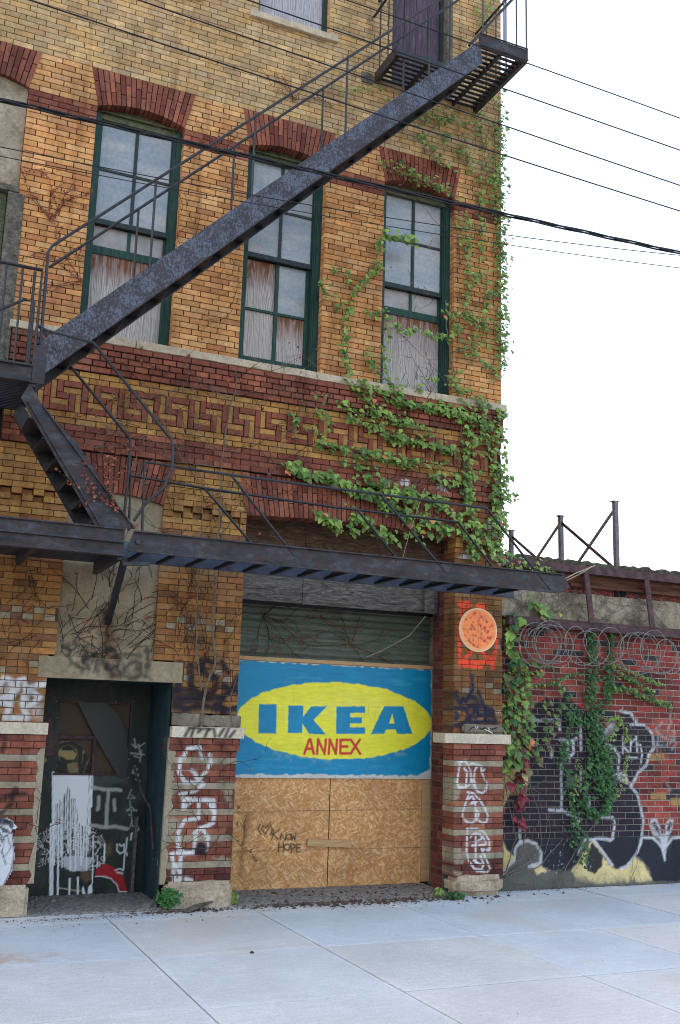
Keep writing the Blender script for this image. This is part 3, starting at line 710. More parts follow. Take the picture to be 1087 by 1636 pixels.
# return of the garage opening, then the dark brick jamb set back
mb, mm = MB(), MB()
for r in range(50):
    z = r*.0763
    if z > 3.75: break
    y = .252; cuts = [.252, .375, .50] if r % 2 else [.252, .31, .44, .50]
    for ya, yb in zip(cuts[:-1], cuts[1:]):
        mb.box(5.700+rnd.uniform(-.003, .003), 5.80, ya+.004, yb-.004, z+.005, z+.0713, jig(rnd.choice(DRED)))
mm.box(5.708, 5.81, .248, .495, 0, 3.8, (.16, .14, .12))
o = obj('garage_jamb', mb, 'brick', BLD); obj('mortar', mm, 'mortar', o)
box_obj('side_return', (5.812, 6.2, .26, 1.2, 0, 4.2), 'rough_stone', BLD)
# plinth stones
def block(x0, x1, y0, y1, z0, z1, seed, k=.012, sub_=3, name='plinth_block', parent=BLD, mat='block_stone', cut=0):
    import bmesh
    bm = bmesh.new(); bmesh.ops.create_cube(bm, size=1)
    for v in bm.verts: v.co = Vector(((x0+x1)/2+v.co.x*(x1-x0), (y0+y1)/2+v.co.y*(y1-y0), (z0+z1)/2+v.co.z*(z1-z0)))
    bmesh.ops.bevel(bm, geom=bm.edges[:], offset=min(.03, (z1-z0)*.12)+cut, segments=2, affect='EDGES')
    bmesh.ops.subdivide_edges(bm, edges=bm.edges[:], cuts=sub_, use_grid_fill=True)
    q = random.Random(seed); bm.normal_update()
    from mathutils import noise as mn
    for v in bm.verts:
        f = mn.noise(v.co*7+Vector((seed, 0, 0)))*k*1.6+mn.noise(v.co*22+Vector((0, seed, 0)))*k*.6
        v.co += v.normal*f
    me = bpy.data.meshes.new(name); bm.to_mesh(me); bm.free(); me.materials.append(MAT[mat])
    o = bpy.data.objects.new(name, me); C.objects.link(o)
    if parent: o.parent = parent; o.matrix_parent_inverse = Matrix.Translation(parent.location).inverted()
    return o
block(-1.6, 1.36, -.10, .3, -.02, .265, 3); block(2.60, 3.235, -.09, .3, -.02, .24, 5); block(5.665, 6.275, -.11, .20, .0, .20, 9, cut=.03)
# ---- stucco infill over the door, rusty stain and lettering on it ------------------------------------
kS = K(0, 760, 2.0)
lint = sc(kS, [[(215, 545), (230, 600), (262, 612)], [(225, 560), (245, 540)], [(270, 550), (280, 625)], [(275, 590), (305, 575)], [(310, 570), (312, 632)], [(345, 550), (330, 600), (362, 642)], [(345, 550), (360, 560)], [(375, 575), (378, 642)], [(345, 610), (372, 610)],
    [(400, 575), (442, 575)], [(402, 605), (445, 600), (447, 640), (400, 642), (402, 605)], [(470, 548), (471, 618)], [(470, 640), (471, 643)]], .050, BLK, .72, .018, .06)
RST = (.10, .045, .02)
lint = [S(kS([(350, 440), (355, 500), (350, 570), (360, 630)]), .16, RST, .5, .05, .05), S(kS([(345, 440), (348, 470)]), .08, (.03, .015, .01), .8, .03, .02), S(kS([(350, 470), (352, 560)]), .05, (.05, .02, .01), .6, .03, .03)]+lint
mb = MB(); mb.grid(1.42, 2.37, 2.08, 3.95, .035, .014); mb.box(1.42, 2.37, .037, .3, 2.3, 3.95)
obj('stucco_panel', mb, 'stucco_marked', BLD, layers=lint, mode='Paint')
mb = MB()
mb.grid(1.285, 2.645, 2.075, 2.268, -.0135, .014); mb.box(1.283, 2.647, -.012, .05, 2.073, 2.27)
obj('door_lintel', mb, 'stucco_marked', BLD, layers=lint, mode='Paint')
# plaster cover on the ragged door edge
def plaster(pts, nm='jamb_plaster'):
    mb = MB(); mb.prism(pts, -.030, .02, STU); o = obj(nm, mb, 'mortar', BLD)
q9 = random.Random(3)
plaster([(2.545, .22)]+[(2.585+q9.uniform(-.012, .045), .22+i*.07) for i in range(20)]+[(2.548, 1.555)])
plaster([(1.405, .27)]+[(1.375-q9.uniform(-.01, .04), .27+i*.07) for i in range(19)]+[(1.404, 1.555)])

# ---- building body behind the facade ------------------------------------------
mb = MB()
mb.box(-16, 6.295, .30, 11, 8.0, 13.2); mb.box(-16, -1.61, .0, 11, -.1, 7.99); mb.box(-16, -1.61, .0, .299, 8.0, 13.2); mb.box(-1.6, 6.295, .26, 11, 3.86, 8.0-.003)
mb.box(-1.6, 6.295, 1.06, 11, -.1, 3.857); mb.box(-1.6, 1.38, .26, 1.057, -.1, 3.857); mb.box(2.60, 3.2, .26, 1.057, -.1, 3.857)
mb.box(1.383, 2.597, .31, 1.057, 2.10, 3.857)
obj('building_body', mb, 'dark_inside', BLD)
mb, mm = MB(), MB()
mb.box(6.2965, 6.303, .1, 11, -.1, 13.2, (.30, .19, .08)); obj('side_wall', mb, 'mortar', BLD)
mb = MB(); mb.box(-16, 6.4, -.06, 11, 13.2, 13.35); obj('roof_coping', mb, 'limestone', BLD)

# ---- windows ---------------------------------------------------------------------
def window(c, kind, lab):
    x0, x1 = c-WH, c+WH
    mb = MB()
    for s, a in ((-1, x0), (1, x1)):
        b = a-s*.058; lo, hi = min(a, b), max(a, b)
        mb.box(lo, hi, .10, .25, SILL_T, SPR+.015)
        b2 = b-s*.030; lo, hi = min(b, b2), max(b, b2); mb.box(lo, hi, .125, .25, SILL_T, SPR)
        b3 = b-s*.018; mb.box(min(b, b3), max(b, b3), .112, .124, SILL_T, SPR-.03)
    mb.box(x0+.058, x1-.058, .125, .25, 5.452, 5.475)
    w = obj('window', mb, 'green_paint', BLD); w['label'] = lab
    mb = MB(); N = 14
    arc = [(x0+.004+(x1-x0-.008)*i/N, SPR+.09*(1-(2*i/N-1)**2)+.02) for i in range(N+1)]
    mb.prism([(x0+.004, 7.905), (x1-.004, 7.905)]+arc[::-1], .135, .2)
    mb.box(x0+.058, x1-.058, .105, .134, 7.955, 7.975); mb.box(x0+.058, x1-.058, .118, .134, 7.905, 7.925)
    mb.box(x0+.04, x1-.04, .11, .16, 7.875, 7.9045)
    obj('head_panel', mb, 'worn_green', w)
    gx0, gx1 = x0+.093, x1-.10; xm = (gx0+gx1)/2
    mb = MB(); yb = .15
    mb.box(gx0-.02, gx1+.02, yb, yb+.035, 6.728, 6.775)            # meeting rail
    mb.box(gx0-.025, gx1+.03, yb-.012, yb+.035, 6.715, 6.7275)
    mb.box(xm-.017, xm+.017, yb, yb+.03, 6.7755, 7.8745); mb.box(gx0, xm-.0175, yb+.002, yb+.03, 7.318, 7.345); mb.box(xm+.0175, gx1, yb+.002, yb+.03, 7.318, 7.345)
    mb.box(gx0-.03, gx0, yb, yb+.035, 6.7755, 7.8745); mb.box(gx1, gx1+.03, yb, yb+.035, 6.7755, 7.8745)
    obj('upper_sash', mb, 'sash_dark', w)
    mb = MB(); mb.box(gx0, gx1, yb+.015, yb+.019, 6.776, 7.874); obj('pane', mb, 'glass', w)
    mb = MB(); yl = .19
    if kind == 'boarded':
        mb.box(gx0-.035, gx1+.03, yl, yl+.035, 6.405, 6.49); mb.box(xm-.017, xm+.017, yl, yl+.03, 6.4905, 6.7145)
        mb.box(gx0-.035, gx0-.002, yl, yl+.035, 6.4905, 6.7145); mb.box(gx1-.01, gx1+.04, yl, yl+.035, 6.4905, 6.7145)
        obj('lower_sash', mb, 'green_paint', w)
        mb = MB(); mb.box(gx0-.002, gx1, yl+.015, yl+.019, 6.4905, 6.7145); obj('lower_pane', mb, 'paper_pane', w)
        mb = MB(); mb.box(x0+.059, x1-.089, .205, .22, 5.476, 6.43); obj('plywood_board', mb, 'ply_low', w)
    else:
        mb.box(gx0-.035, gx1+.03, yl, yl+.035, 5.48, 5.585); mb.box(xm-.02, xm+.02, yl, yl+.03, 5.5855, 6.7145)
        mb.box(gx0-.035, gx0-.002, yl, yl+.035, 5.5855, 6.7145); mb.box(gx1-.03, gx1+.04, yl, yl+.035, 5.5855, 6.7145)
        mb.box(gx0-.002, xm-.0205, yl+.002, yl+.03, 6.118, 6.146); mb.box(xm+.0205, gx1-.0305, yl+.002, yl+.03, 6.118, 6.146)
        obj('lower_sash', mb, 'green_paint', w)
        mb = MB(); mb.box(xm+.02, gx1-.03, yl+.014, yl+.018, 6.146, 6.71); obj('lower_pane', mb, 'glass', w)
        mb = MB(); mb.box(gx0-.04, xm, .215, .228, 5.48, 6.714); obj('plywood_board', mb, 'ply_mid', w)
        mb = MB(); mb.box(xm+.002, gx1+.04, .215, .228, 5.48, 6.13); obj('plywood_board', mb, 'ply_mid2', w)
    return w
simple('paper_pane', [(.3, (.24, .22, .21)), (.6, (.36, .33, .32)), (.8, (.44, .40, .38))], 6, .35, .1, .003, spec=.5)
window(WC[0], 'boarded', 'left window with lowered sash and plywood at the bottom')
window(WC[1], 'sashed', 'middle window behind the fire stair with plywood behind three panes')
window(WC[2], 'boarded', 'right window with plywood and ivy on it')
for c in WC[:2]:
    mb = MB(); mb.box(c-.44, c-.40, .10, .2, 9.605, 12); mb.box(c+.38, c+.44, .10, .2, 9.605, 12)
    w = obj('upper_window', mb, 'sash_dark', BLD)
    mb = MB(); mb.box(c-.399, c+.379, .12, .14, 9.607, 12); obj('plywood_board', mb, 'ply_high', w)
# plank door on the top landing
mb = MB(); x = 4.83
for i in range(4): mb.box(x+.003, x+.1595, .13+rnd.uniform(0, .006), .16, 9.33, 11.9); x += .1625
d = obj('plank_door', mb, 'purple_door', BLD)
mb = MB(); mb.box(4.772, 4.829, .09, .25, 9.25, 11.9); mb.box(5.482, 5.52, .09, .25, 9.25, 11.9); mb.box(4.829, 5.482, .05, .25, 9.245, 9.325); obj('door_frame', mb, 'sash_dark', d)
stone('door_jamb_stone', (5.522, 5.60, -.012, .25, 9.25, 11.9), 'old_concrete', k=.003, step=.02)
stone('landing_block', (4.37, 4.52, -.02, .2, 9.13, 9.27), 'old_concrete', k=.004, step=.05)
# filled-in bay at the left edge
simple('stucco_light', [(.28, (.13, .105, .075)), (.5, (.31, .26, .19)), (.75, (.44, .38, .29))], 4, .92, .5, .02, fine=30)
mb = MB(); mb.box(-.24, .695, .05, .25, 6.84, 8.04); bf = obj('bay_filling', mb, 'stucco_light', BLD); bf['label'] = 'grey cement filling of the arched bay at the left edge'
stone('ledge', (-.24, .70, -.03, .2, 6.775, 6.838), 'old_concrete', k=.01, step=.05)
stone('bay_jamb', (.60, .757, -.02, .25, 4.62, 6.77), 'old_concrete', k=.004, step=.03)
mb = MB(); mb.box(-.24, .595, .12, .2, 4.7, 6.77); bw = obj('bay_window', mb, 'dark_inside', BLD)
mb = MB(); mb.box(.50, .594, .06, .119, 4.7, 6.77); mb.box(-.24, .5, .07, .119, 5.70, 5.76); obj('frame', mb, 'worn_green', bw)

# ---- street door ----------------------------------------------------------------------
YD = .87
kU = K(40, 1070, 4.348, YD); kD = K(40, 1220, 4.348, YD)
DW = (.86, .86, .88); GOLD = (.30, .20, .08); RD = (.40, .015, .025)
def swirl(x, z):
    n = noise2(x*9, z*9, 5)*3.4+noise2(x*26, z*26, 8)*1.6
    s = np.sin(np.hypot(x-1.9, (z-.42)*1.6)*120+n*7.0)
    w = (s > .25).astype(float)
    c = np.stack([.025+w*.42, .025+w*.41, .025+w*.39], 1)
    a = np.where(noise2(x*14, z*14, 77) > .22, 1.0, .15)
    return c, a
dl = [FL(kD([(430, 90), (700, 90), (700, 130), (440, 150)]), (.16, .18, .17), .35, .06, .05),
      FX(kD([(75, 500), (180, 440), (290, 400), (440, 420), (500, 470), (490, 500), (540, 495), (570, 540), (560, 690), (520, 720), (470, 740), (420, 750), (300, 740), (240, 720), (170, 690), (90, 720), (70, 620)]), swirl),
      FL(kD([(270, 660), (320, 640), (470, 655), (465, 690), (420, 745), (330, 745), (270, 720)]), (.58, .58, .66), .95, .006, .02),
      FL(kD([(490, 740), (560, 690), (630, 730), (690, 790), (700, 850), (710, 885), (655, 885), (640, 840), (600, 800), (560, 785), (490, 780)]), RD, 1, .004, .01),
      S(kD([(490, 782), (560, 788), (600, 802), (640, 845), (655, 888), (710, 888)]), .009, DW, .9, .003, .008),
      FL(kD([(390, 740), (450, 750), (470, 800), (420, 830), (390, 790)]), (.16, .10, .05), .8, .02, .02), FL(kD([(565, 570), (595, 560), (600, 620), (570, 640)]), (.22, .16, .06), .6, .03),
      FL(kD([(440, 860), (465, 830), (468, 890), (455, 915), (435, 905)]), DW, .95, .004, .01), FL(kD([(395, 870), (405, 850), (425, 920), (400, 925)]), DW, .95, .004, .01),
      FL(kD([(350, 862), (385, 880), (370, 888)]), RD, 1, .004),
      S(kD([(230, 860), (290, 875), (380, 885)]), .012, (.5, .45, .33), .9, .003, .01),
      FL(kD([(200, 62), (445, 68), (440, 260), (425, 440), (380, 420), (350, 240), (330, 250), (300, 140), (290, 190), (275, 210), (262, 270), (240, 245), (225, 280), (200, 270)]), DW, 1, .003)]
drips = [(195, 60, 945, 10), (206, 250, 700, 8), (218, 250, 560, 7), (235, 240, 925, 9), (252, 250, 640, 8), (265, 250, 720, 6), (285, 180, 460, 7), (302, 150, 620, 7), (318, 200, 740, 8), (332, 210, 450, 6), (345, 250, 600, 6), (358, 240, 740, 8), (374, 250, 640, 8), (392, 260, 700, 10), (410, 260, 650, 9), (428, 200, 740, 7), (440, 60, 600, 6), (455, 70, 480, 9), (470, 75, 300, 8), (475, 500, 830, 6), (505, 640, 720, 6), (555, 560, 690, 7), (312, 800, 925, 9), (368, 790, 930, 9), (180, 420, 950, 9)]
for x, a, b, w in drips: dl.append(S(kD([(x, a), (x-2+rnd.uniform(-3, 3), (a+b)/2), (x-4+rnd.uniform(-4, 4), b)]), w/4.348/112*.95, DW, .97, .003))
dl += sc(kD, [[(470, 165), (560, 180), (668, 185)], [(578, 190), (570, 320), (566, 440)], [(455, 428), (560, 440), (640, 438), (712, 455)], [(512, 228), (508, 318)], [(622, 255), (622, 322)]], .034, (.42, .42, .37), .85, .008, .012)
dl += sc(kD, [[(640, 560), (640, 600), (660, 625), (690, 610), (690, 560), (670, 575), (655, 560)], [(710, 515), (705, 590), (690, 640), (685, 740)], [(630, 738), (660, 730), (680, 742)], [(640, 755), (680, 765)], [(708, 622), (708, 636)], [(735, 530), (740, 490), (790, 460), (785, 440), (750, 435)]], .014, DW, .8, .004, .006)
dl += sc(kU, [[(745, 520), (770, 540), (760, 480)], [(770, 545), (790, 520), (800, 580)], [(790, 540), (830, 510)], [(735, 580), (830, 590)], [(800, 640), (810, 560)], [(760, 600), (790, 610)], [(765, 670), (745, 720), (780, 690)], [(760, 720), (790, 730), (770, 760), (800, 775)]], .012, (.45, .45, .45), .75, .004, .004)
dl += sc(kD, [[(740, 180), (715, 240), (765, 240), (740, 215)], [(730, 260), (735, 300)], [(710, 330), (740, 300), (775, 330)], [(705, 320), (780, 325)], [(740, 330), (740, 360), (720, 355)], [(740, 370), (745, 430)], [(730, 440), (745, 400)]], .010, (.42, .42, .42), .75, .004, .004)
dl += sc(kU, [[(150, 380), (180, 340), (185, 390)], [(165, 400), (180, 470), (190, 430)], [(180, 480), (190, 530), (160, 540)], [(165, 560), (150, 590), (200, 580)]], .012, (.25, .02, .03), .7, .004, .004)
dl += [FL(kU([(120, 620), (135, 612), (150, 620), (150, 638), (135, 645), (122, 638)]), (.35, .27, .10), .9, .004), FL(kU([(131, 624), (138, 624), (138, 632), (131, 632)]), BLK, 1, .003)]
# door leaf: skin around the two window openings
mb = MB()
DX0, DX1 = 1.40, 2.66
wx0, wx1, wz0, wz1 = 1.65, 2.36, 1.165, 1.865
for a, b, c_, d_ in ((DX0, DX1, -.02, wz0), (DX0, wx0, wz0, wz1), (wx1, DX1, wz0, wz1), (DX0, DX1, wz1, 2.10)):
    mb.grid(a, b, c_, d_, YD, .0085 if d_ <= wz0+.01 else .011)
for q in (((wx0, YD, wz0), (wx1, YD, wz0), (wx1, .91, wz0), (wx0, .91, wz0)), ((wx1, YD, wz0), (wx1, YD, wz1), (wx1, .91, wz1), (wx1, .91, wz0)), ((wx0, YD, wz1), (wx0, YD, wz0), (wx0, .91, wz0), (wx0, .91, wz1)), ((wx1, YD, wz1), (wx0, YD, wz1), (wx0, .91, wz1), (wx1, .91, wz1))):
    mb.quad(*q)
door = obj('street_door', mb, 'door_metal', BLD, layers=dl, mode='Paint'); door['label'] = 'dark steel door with white paint drips and a torn paste-up'
kU2 = K(40, 1070, 4.348, .905)
def rings(x, z):
    s = np.sin(np.hypot(x-1.78, z-1.33)*120+noise2(x*12, z*12, 4)*5); w = (s > .8).astype(float)*noise2(x*30, z*30, 12)
    return np.stack([.015+w*.30, .014+w*.22, .012+w*.10], 1), np.full(x.shape, .95)
bl = [FL([(wx0-.1, wz0-.1), (wx1+.1, wz0-.1), (wx1+.1, wz1+.1), (wx0-.1, wz1+.1)], (.065, .035, .018), 1.0, .002),
      FX(kU2([(235, 540), (250, 500), (300, 480), (360, 510), (410, 560), (450, 640), (450, 720), (215, 720)]), rings),
      FL(kU2([(240, 560), (330, 560), (360, 590), (340, 620), (290, 618), (235, 600)]), (.36, .26, .10), .95, .006, .02), FL(kU2([(300, 650), (360, 640), (375, 715), (310, 715)]), (.28, .20, .09), .8, .008, .03), FL(kU2([(215, 630), (300, 630), (290, 715), (215, 715)]), (.012, .012, .012), .9, .01, .02)]
mb = MB(); mb.grid(wx0-.01, wx1+.01, wz0-.01, wz1+.01, .905, .0095); obj('window_board', mb, 'door_metal', door, layers=bl, mode='Paint')
mb = MB(); mb.box(wx0, 2.0, .86, .89, 1.50, 1.535); mb.box(2.0, 2.03, .858, .89, wz0, 1.535); mb.box(wx0-.02, wx1+.02, .855, .872, wz1-.005, wz1+.012); mb.box(wx0-.02, wx1+.02, .855, .872, wz0-.015, wz0+.004); obj('glazing_bar', mb, 'rust_steel', door)
# torn perforated sheet hanging across the door window
kU3 = K(40, 1070, 4.348, .85)
m, nt, b = newmat('mesh_sheet')
v = nt.nodes.new('ShaderNodeTexVoronoi'); v.feature = 'F1'; v.inputs['Scale'].default_value = 60; v.inputs['Randomness'].default_value = .15
nt.links.new(coords(nt, (1, .01, 1), (0, .6, 0)), v.inputs['Vector'])
nt.links.new(ramp(nt, v.outputs['Distance'], [(.30, G3(.003)), (.5, (.013, .015, .016))]), b.inputs['Base Color']); b.inputs['Roughness'].default_value = .5; MAT['mesh_sheet'] = m
mb = MB(); mb.prism(kU3([(370, 228), (565, 228), (610, 270), (660, 330), (700, 430), (718, 560), (712, 745), (650, 745), (560, 590), (480, 450), (430, 350)]), .848, .852); obj('wire_mesh', mb, 'mesh_sheet', door)
for p in ((90+0, 1120), (92, 1147), (186, 1121), (214, 1121), (206, 1213), (205, 1242)):
    q = P(p[0], p[1], .866); mb = MB(); mb.tube([(q[0], .872, q[2]), (q[0], .86, q[2])], .009, n=8); obj('bolt', mb, 'metal_post', door)
# reveal lining and ceiling of the doorway
mb = MB(); n = 26
for j in range(n+1):
    for i in range(11):
        z = -.02+2.11*j/n; f = i/10; xb = 2.56+.045*(1-z/2.1)
        mb.v.append((2.548+.045*(1-z/2.1)*min(1, f*3)+.006*math.sin(z*9+f*4)*f, .0+f*.87, z)); mb.c.append((1, 1, 1))
for j in range(n):
    for i in range(10):
        a = j*11+i; mb.f.append((a, a+11, a+12, a+1))
obj('door_reveal', mb, 'reveal_teal', BLD)
mb = MB(); mb.box(1.383, 2.62, .052, .9, 2.070, 2.12); mb.box(1.36, 1.386, .2, .9, 0, 2.07); obj('door_ceiling', mb, 'sash_dark', BLD)
mb = MB()
pp = [P(*q, .70) for q in ((214, 1225), (222, 1262), (236, 1290), (247, 1322), (256, 1348))]
mb.tube([(min(p[0], 2.545), p[1]-.1*i, p[2]) for i, p in enumerate(pp)], .012, n=7); pipe = obj('rusty_conduit', mb, 'rust_steel', BLD)
mb = MB(); mb.box(2.47, 2.50, .80, .869, .0, .75); obj('door_edge_strip', mb, 'old_concrete', BLD)

# ---- garage opening --------------------------------------------------------------------
mb = MB()
mb.box(3.2, 4.02, .34, .37, 3.42, 3.90); mb.box(4.024, 5.16, .336, .366, 3.415, 3.90); mb.box(5.164, 5.72, .34, .37, 3.42, 3.90)
obj('upper_boards', mb, 'brown_timber', BLD)
mb = MB()
mb.box(3.2, 4.03, .40, .44, 2.985, 3.34); mb.box(4.034, 5.20, .396, .436, 2.98, 3.34); mb.box(5.204, 5.75, .40, .44, 2.985, 3.345); mb.box(5.50, 5.62, .33, .395, 2.98, 3.42)
mb.box(3.2, 5.72, .42, 1.0, 3.345, 3.41)
obj('grey_boards', mb, 'grey_timber', BLD)
mb = MB()
nz = 150; x0, x1 = 3.3, 5.86; z0, z1 = 1.0, 3.0
for j in range(nz+1):
    z = z0+(z1-z0)*j/nz; ph = (z/.0765) % 1; y = .80-.016*math.sin(math.pi*min(1, ph/.82)) if ph < .82 else .804
    mb.v += [(x0, y, z), (x1, y, z)]; mb.c += [(1, 1, 1)]*2
for j in range(nz): mb.f.append((2*j, 2*j+1, 2*j+3, 2*j+2))
sh = obj('roller_shutter', mb, 'shutter', BLD)
mb = MB(); mb.box(5.852, 5.90, .60, .85, 0, 3.0); mb.box(3.36, 3.40, .7, .85, 0, 3.0); mb.box(3.2, 5.9, .72, .85, 2.985, 3.06); obj('guide_rail', mb, 'iron_dark', sh)
mb = MB(); mb.box(5.901, 6.0, .50, 1.0, 0, 3.9); mb.box(3.2, 3.32, .5, 1.0, 0, 3.9); mb.box(3.3, 5.9, .9, 1.0, 0, 3.9); obj('opening_lining', mb, 'dark_inside', BLD)

# ================================================================== HOARDING AND SIGN
kO = K(340, 1160, 2.265, .742)
HB = thing('plywood_hoarding', 'bright strand board hoarding with handwritten words closing the garage below the painted sign', 'hoarding', (4.6, .75, 0))
TX = (.02, .015, .012)
circ = lambda cx, cy, r: [(cx+r*math.cos(t*math.pi/6), cy+r*1.1*math.sin(t*math.pi/6)) for t in range(13)]
ol = [S(kO([(125, 325), (112, 430), (98, 545)]), .05, (.10, .04, .015), .55, .03, .05), S(kO([(118, 340), (108, 430)]), .02, (.04, .015, .01), .7, .01, .03)]
ol += sc(kO, [[(172, 355), (164, 372), (173, 392)], [(190, 392), (177, 372), (182, 361), (191, 368), (198, 359), (205, 366), (190, 392)], [(208, 352), (215, 375), (209, 396)],
    [(220, 375), (214, 411)], [(240, 375), (219, 392), (236, 409)], [(245, 412), (248, 388), (262, 414), (266, 388)], circ(276, 401, 9), [(284, 390), (287, 414), (292, 398), (296, 413), (300, 388)],
    [(240, 420), (238, 455)], [(256, 420), (257, 455)], [(239, 438), (256, 438)], circ(269, 438, 10), [(285, 460), (282, 425), (297, 429), (297, 440), (284, 444)], [(318, 428), (303, 428), (304, 456), (318, 454)], [(303, 441), (316, 440)]], .0135, TX, .95, .0055)
ol += sc(kO, [[(60, 312), (420, 305)], [(420, 305), (770, 300)], [(60, 455), (420, 445)], [(420, 445), (770, 438)]], .007, (.10, .05, .03), .75, .003)
ol += sc(kO, [[(60, 372), (770, 372)]], .006, (.55, .10, .03), .35, .004)
ol += [FL(kO([(140, 475), (150, 472), (165, 490), (155, 495)]), (.06, .025, .01), .7, .01, .01), FL(kO([(90, 290), (100, 290), (100, 300), (90, 300)]), (.03, .02, .01), .8, .006), FL(kO([(85, 345), (92, 345), (92, 360), (86, 358)]), (.03, .02, .01), .8, .006)]
simple('osb_edge', [(.3, (.20, .10, .04)), (.7, (.38, .22, .10))], 60, .9)
for a, b, zl in ((3.40, 4.570, .005), (4.580, 5.705, .015)):
    mb = MB(); mb.grid(a, b, zl, 1.17, .740, .009); q = obj('strand_board', mb, 'osb', HB, layers=ol, mode='Paint')
    box_obj('board_edge', (a, b, .7405, .753, zl, 1.17), 'osb_edge', HB)
box_obj('edge_plank', (5.708, 5.815, .733, .76, .03, 1.16), 'clean_timber', HB)
mb = MB(); a = P(491, 1346, .72); b_ = P(561, 1348, .72); mb.bar((a[0], .72, a[2]), (b_[0], .72, b_[2]), .03, .075); obj('batten', mb, 'clean_timber', HB)
mb = MB(); mb.box(3.40, 5.815, .70, .745, 2.372, 2.412); obj('top_rail', mb, 'clean_timber', HB)

YS = .712
kI = K(360, 780, 2.0, YS); kA = K(340, 1160, 2.265, YS); kG = K(0, 0, 1, YS)
BLU = (.001, .25, .47); YLW = (.92, .84, .05); REDP = (.66, .035, .03)
ex0 = P(378, 1152, YS)[0]; ex1 = P(689.5, 1155, YS)[0]; et = P(530, 1090, YS)[2]; eb = P(530, 1213, YS)[2]
ecx, ecz = (ex0+ex1)/2, (et+eb)/2
ell = [(ecx+(ex1-ex0)/2*math.cos(t*math.pi/36), ecz+(et-eb)/2*math.sin(t*math.pi/36)) for t in range(72)]
sl_ = [FL([(3.38, 1.175), (3.9, 1.178), (4.6, 1.182), (5.3, 1.178), (5.62, 1.18), (5.70, 1.20), (5.795, 1.25), (5.80, 1.6), (5.805, 2.0), (5.80, 2.36), (3.38, 2.36)], BLU, 1, .005, .025),
       FL([(3.38, 1.6), (3.38, 1.9), (3.7, 2.0), (4.2, 2.3), (3.38, 2.34)], (.004, .28, .48), .35, .15, .2), FL([(5.0, 1.2), (5.6, 1.25), (5.7, 1.5), (5.2, 1.3)], (.004, .26, .42), .4, .08, .2),
       FL(ell, YLW, 1, .005, .02), FL([(3.9, 1.8), (4.8, 2.02), (5.4, 1.95), (4.6, 1.85)], (.82, .80, .25), .35, .1, .2), FL([(3.9, 1.45), (4.6, 1.42), (5.4, 1.5), (4.8, 1.6)], (.70, .72, .03), .35, .1, .2)]
for pts in ([(108, 690), (165, 690), (163, 784), (106, 783)], [(202, 694), (250, 695), (250, 730), (275, 697), (325, 697), (283, 740), (322, 787), (268, 785), (247, 752), (247, 783), (200, 782)],
            [(356, 697), (447, 697), (447, 718), (400, 718), (400, 732), (437, 732), (437, 752), (398, 752), (398, 764), (447, 764), (447, 785), (354, 785)], [(508, 697), (570, 697), (598, 785), (549, 785), (545, 771), (514, 771), (508, 785), (465, 786)]):
    sl_.append(FL(kI(pts), (.001, .25, .46), 1, .0045, .006))
sl_.append(FL(kI([(524, 752), (541, 752), (534, 720)]), YLW, 1, .004))
sl_ += sc(kA, [[(332, 100), (349, 49), (354, 49), (366, 100)], [(338, 82), (362, 82)], [(378, 100), (382, 49)], [(382, 49), (405, 100)], [(405, 100), (410, 49)], [(420, 100), (424, 49)], [(424, 49), (446, 100)], [(446, 100), (450, 49)], [(493, 50), (463, 50), (462, 99), (493, 99)], [(462, 74), (488, 74)],
    [(500, 49), (534, 100)], [(533, 49), (499, 100)]], .030, REDP, 1, .0045, .003)
for _ in range(16):
    x = rnd.uniform(430, 670); y = rnd.uniform(1092, 1150); sl_.append(S(kG([(x, y), (x+rnd.uniform(-1, 1), y+rnd.uniform(10, 30))]), .004, (.12, .35, .25), .5, .004))
for x in [3.45+.293*i for i in range(9)]:
    for z in (1.16, 2.345): sl_.append(S([(x, z), (x+.001, z)], .010, (.10, .09, .08), .8, .003))
for z in (1.45, 1.75, 2.05): sl_.append(S([(5.795, z), (5.796, z)], .010, (.10, .09, .08), .8, .003))
for _ in range(40):
    x = rnd.uniform(3.45, 5.7); z = rnd.choice((rnd.uniform(1.2, 1.42), rnd.uniform(2.1, 2.33))); c_ = rnd.choice([(.02, .30, .50), (.0, .20, .40), (.05, .36, .50)])
    sl_.insert(3, S([(x, z), (x+rnd.uniform(.08, .25), z+rnd.uniform(-.02, .02))], .022, c_, .45, .01, .02))
mb = MB(); mb.grid(3.40, 5.822, 1.140, 2.368, YS, .0075, (.62, .60, .55)); mb.box(3.40, 5.822, YS+.0005, .728, 1.140, 2.368, (.35, .27, .18))
sg = obj('painted_sign', mb, 'signpaint', None, layers=sl_); tag(sg, 'hand painted blue board with yellow oval reading IKEA ANNEX on the garage hoarding', 'sign')

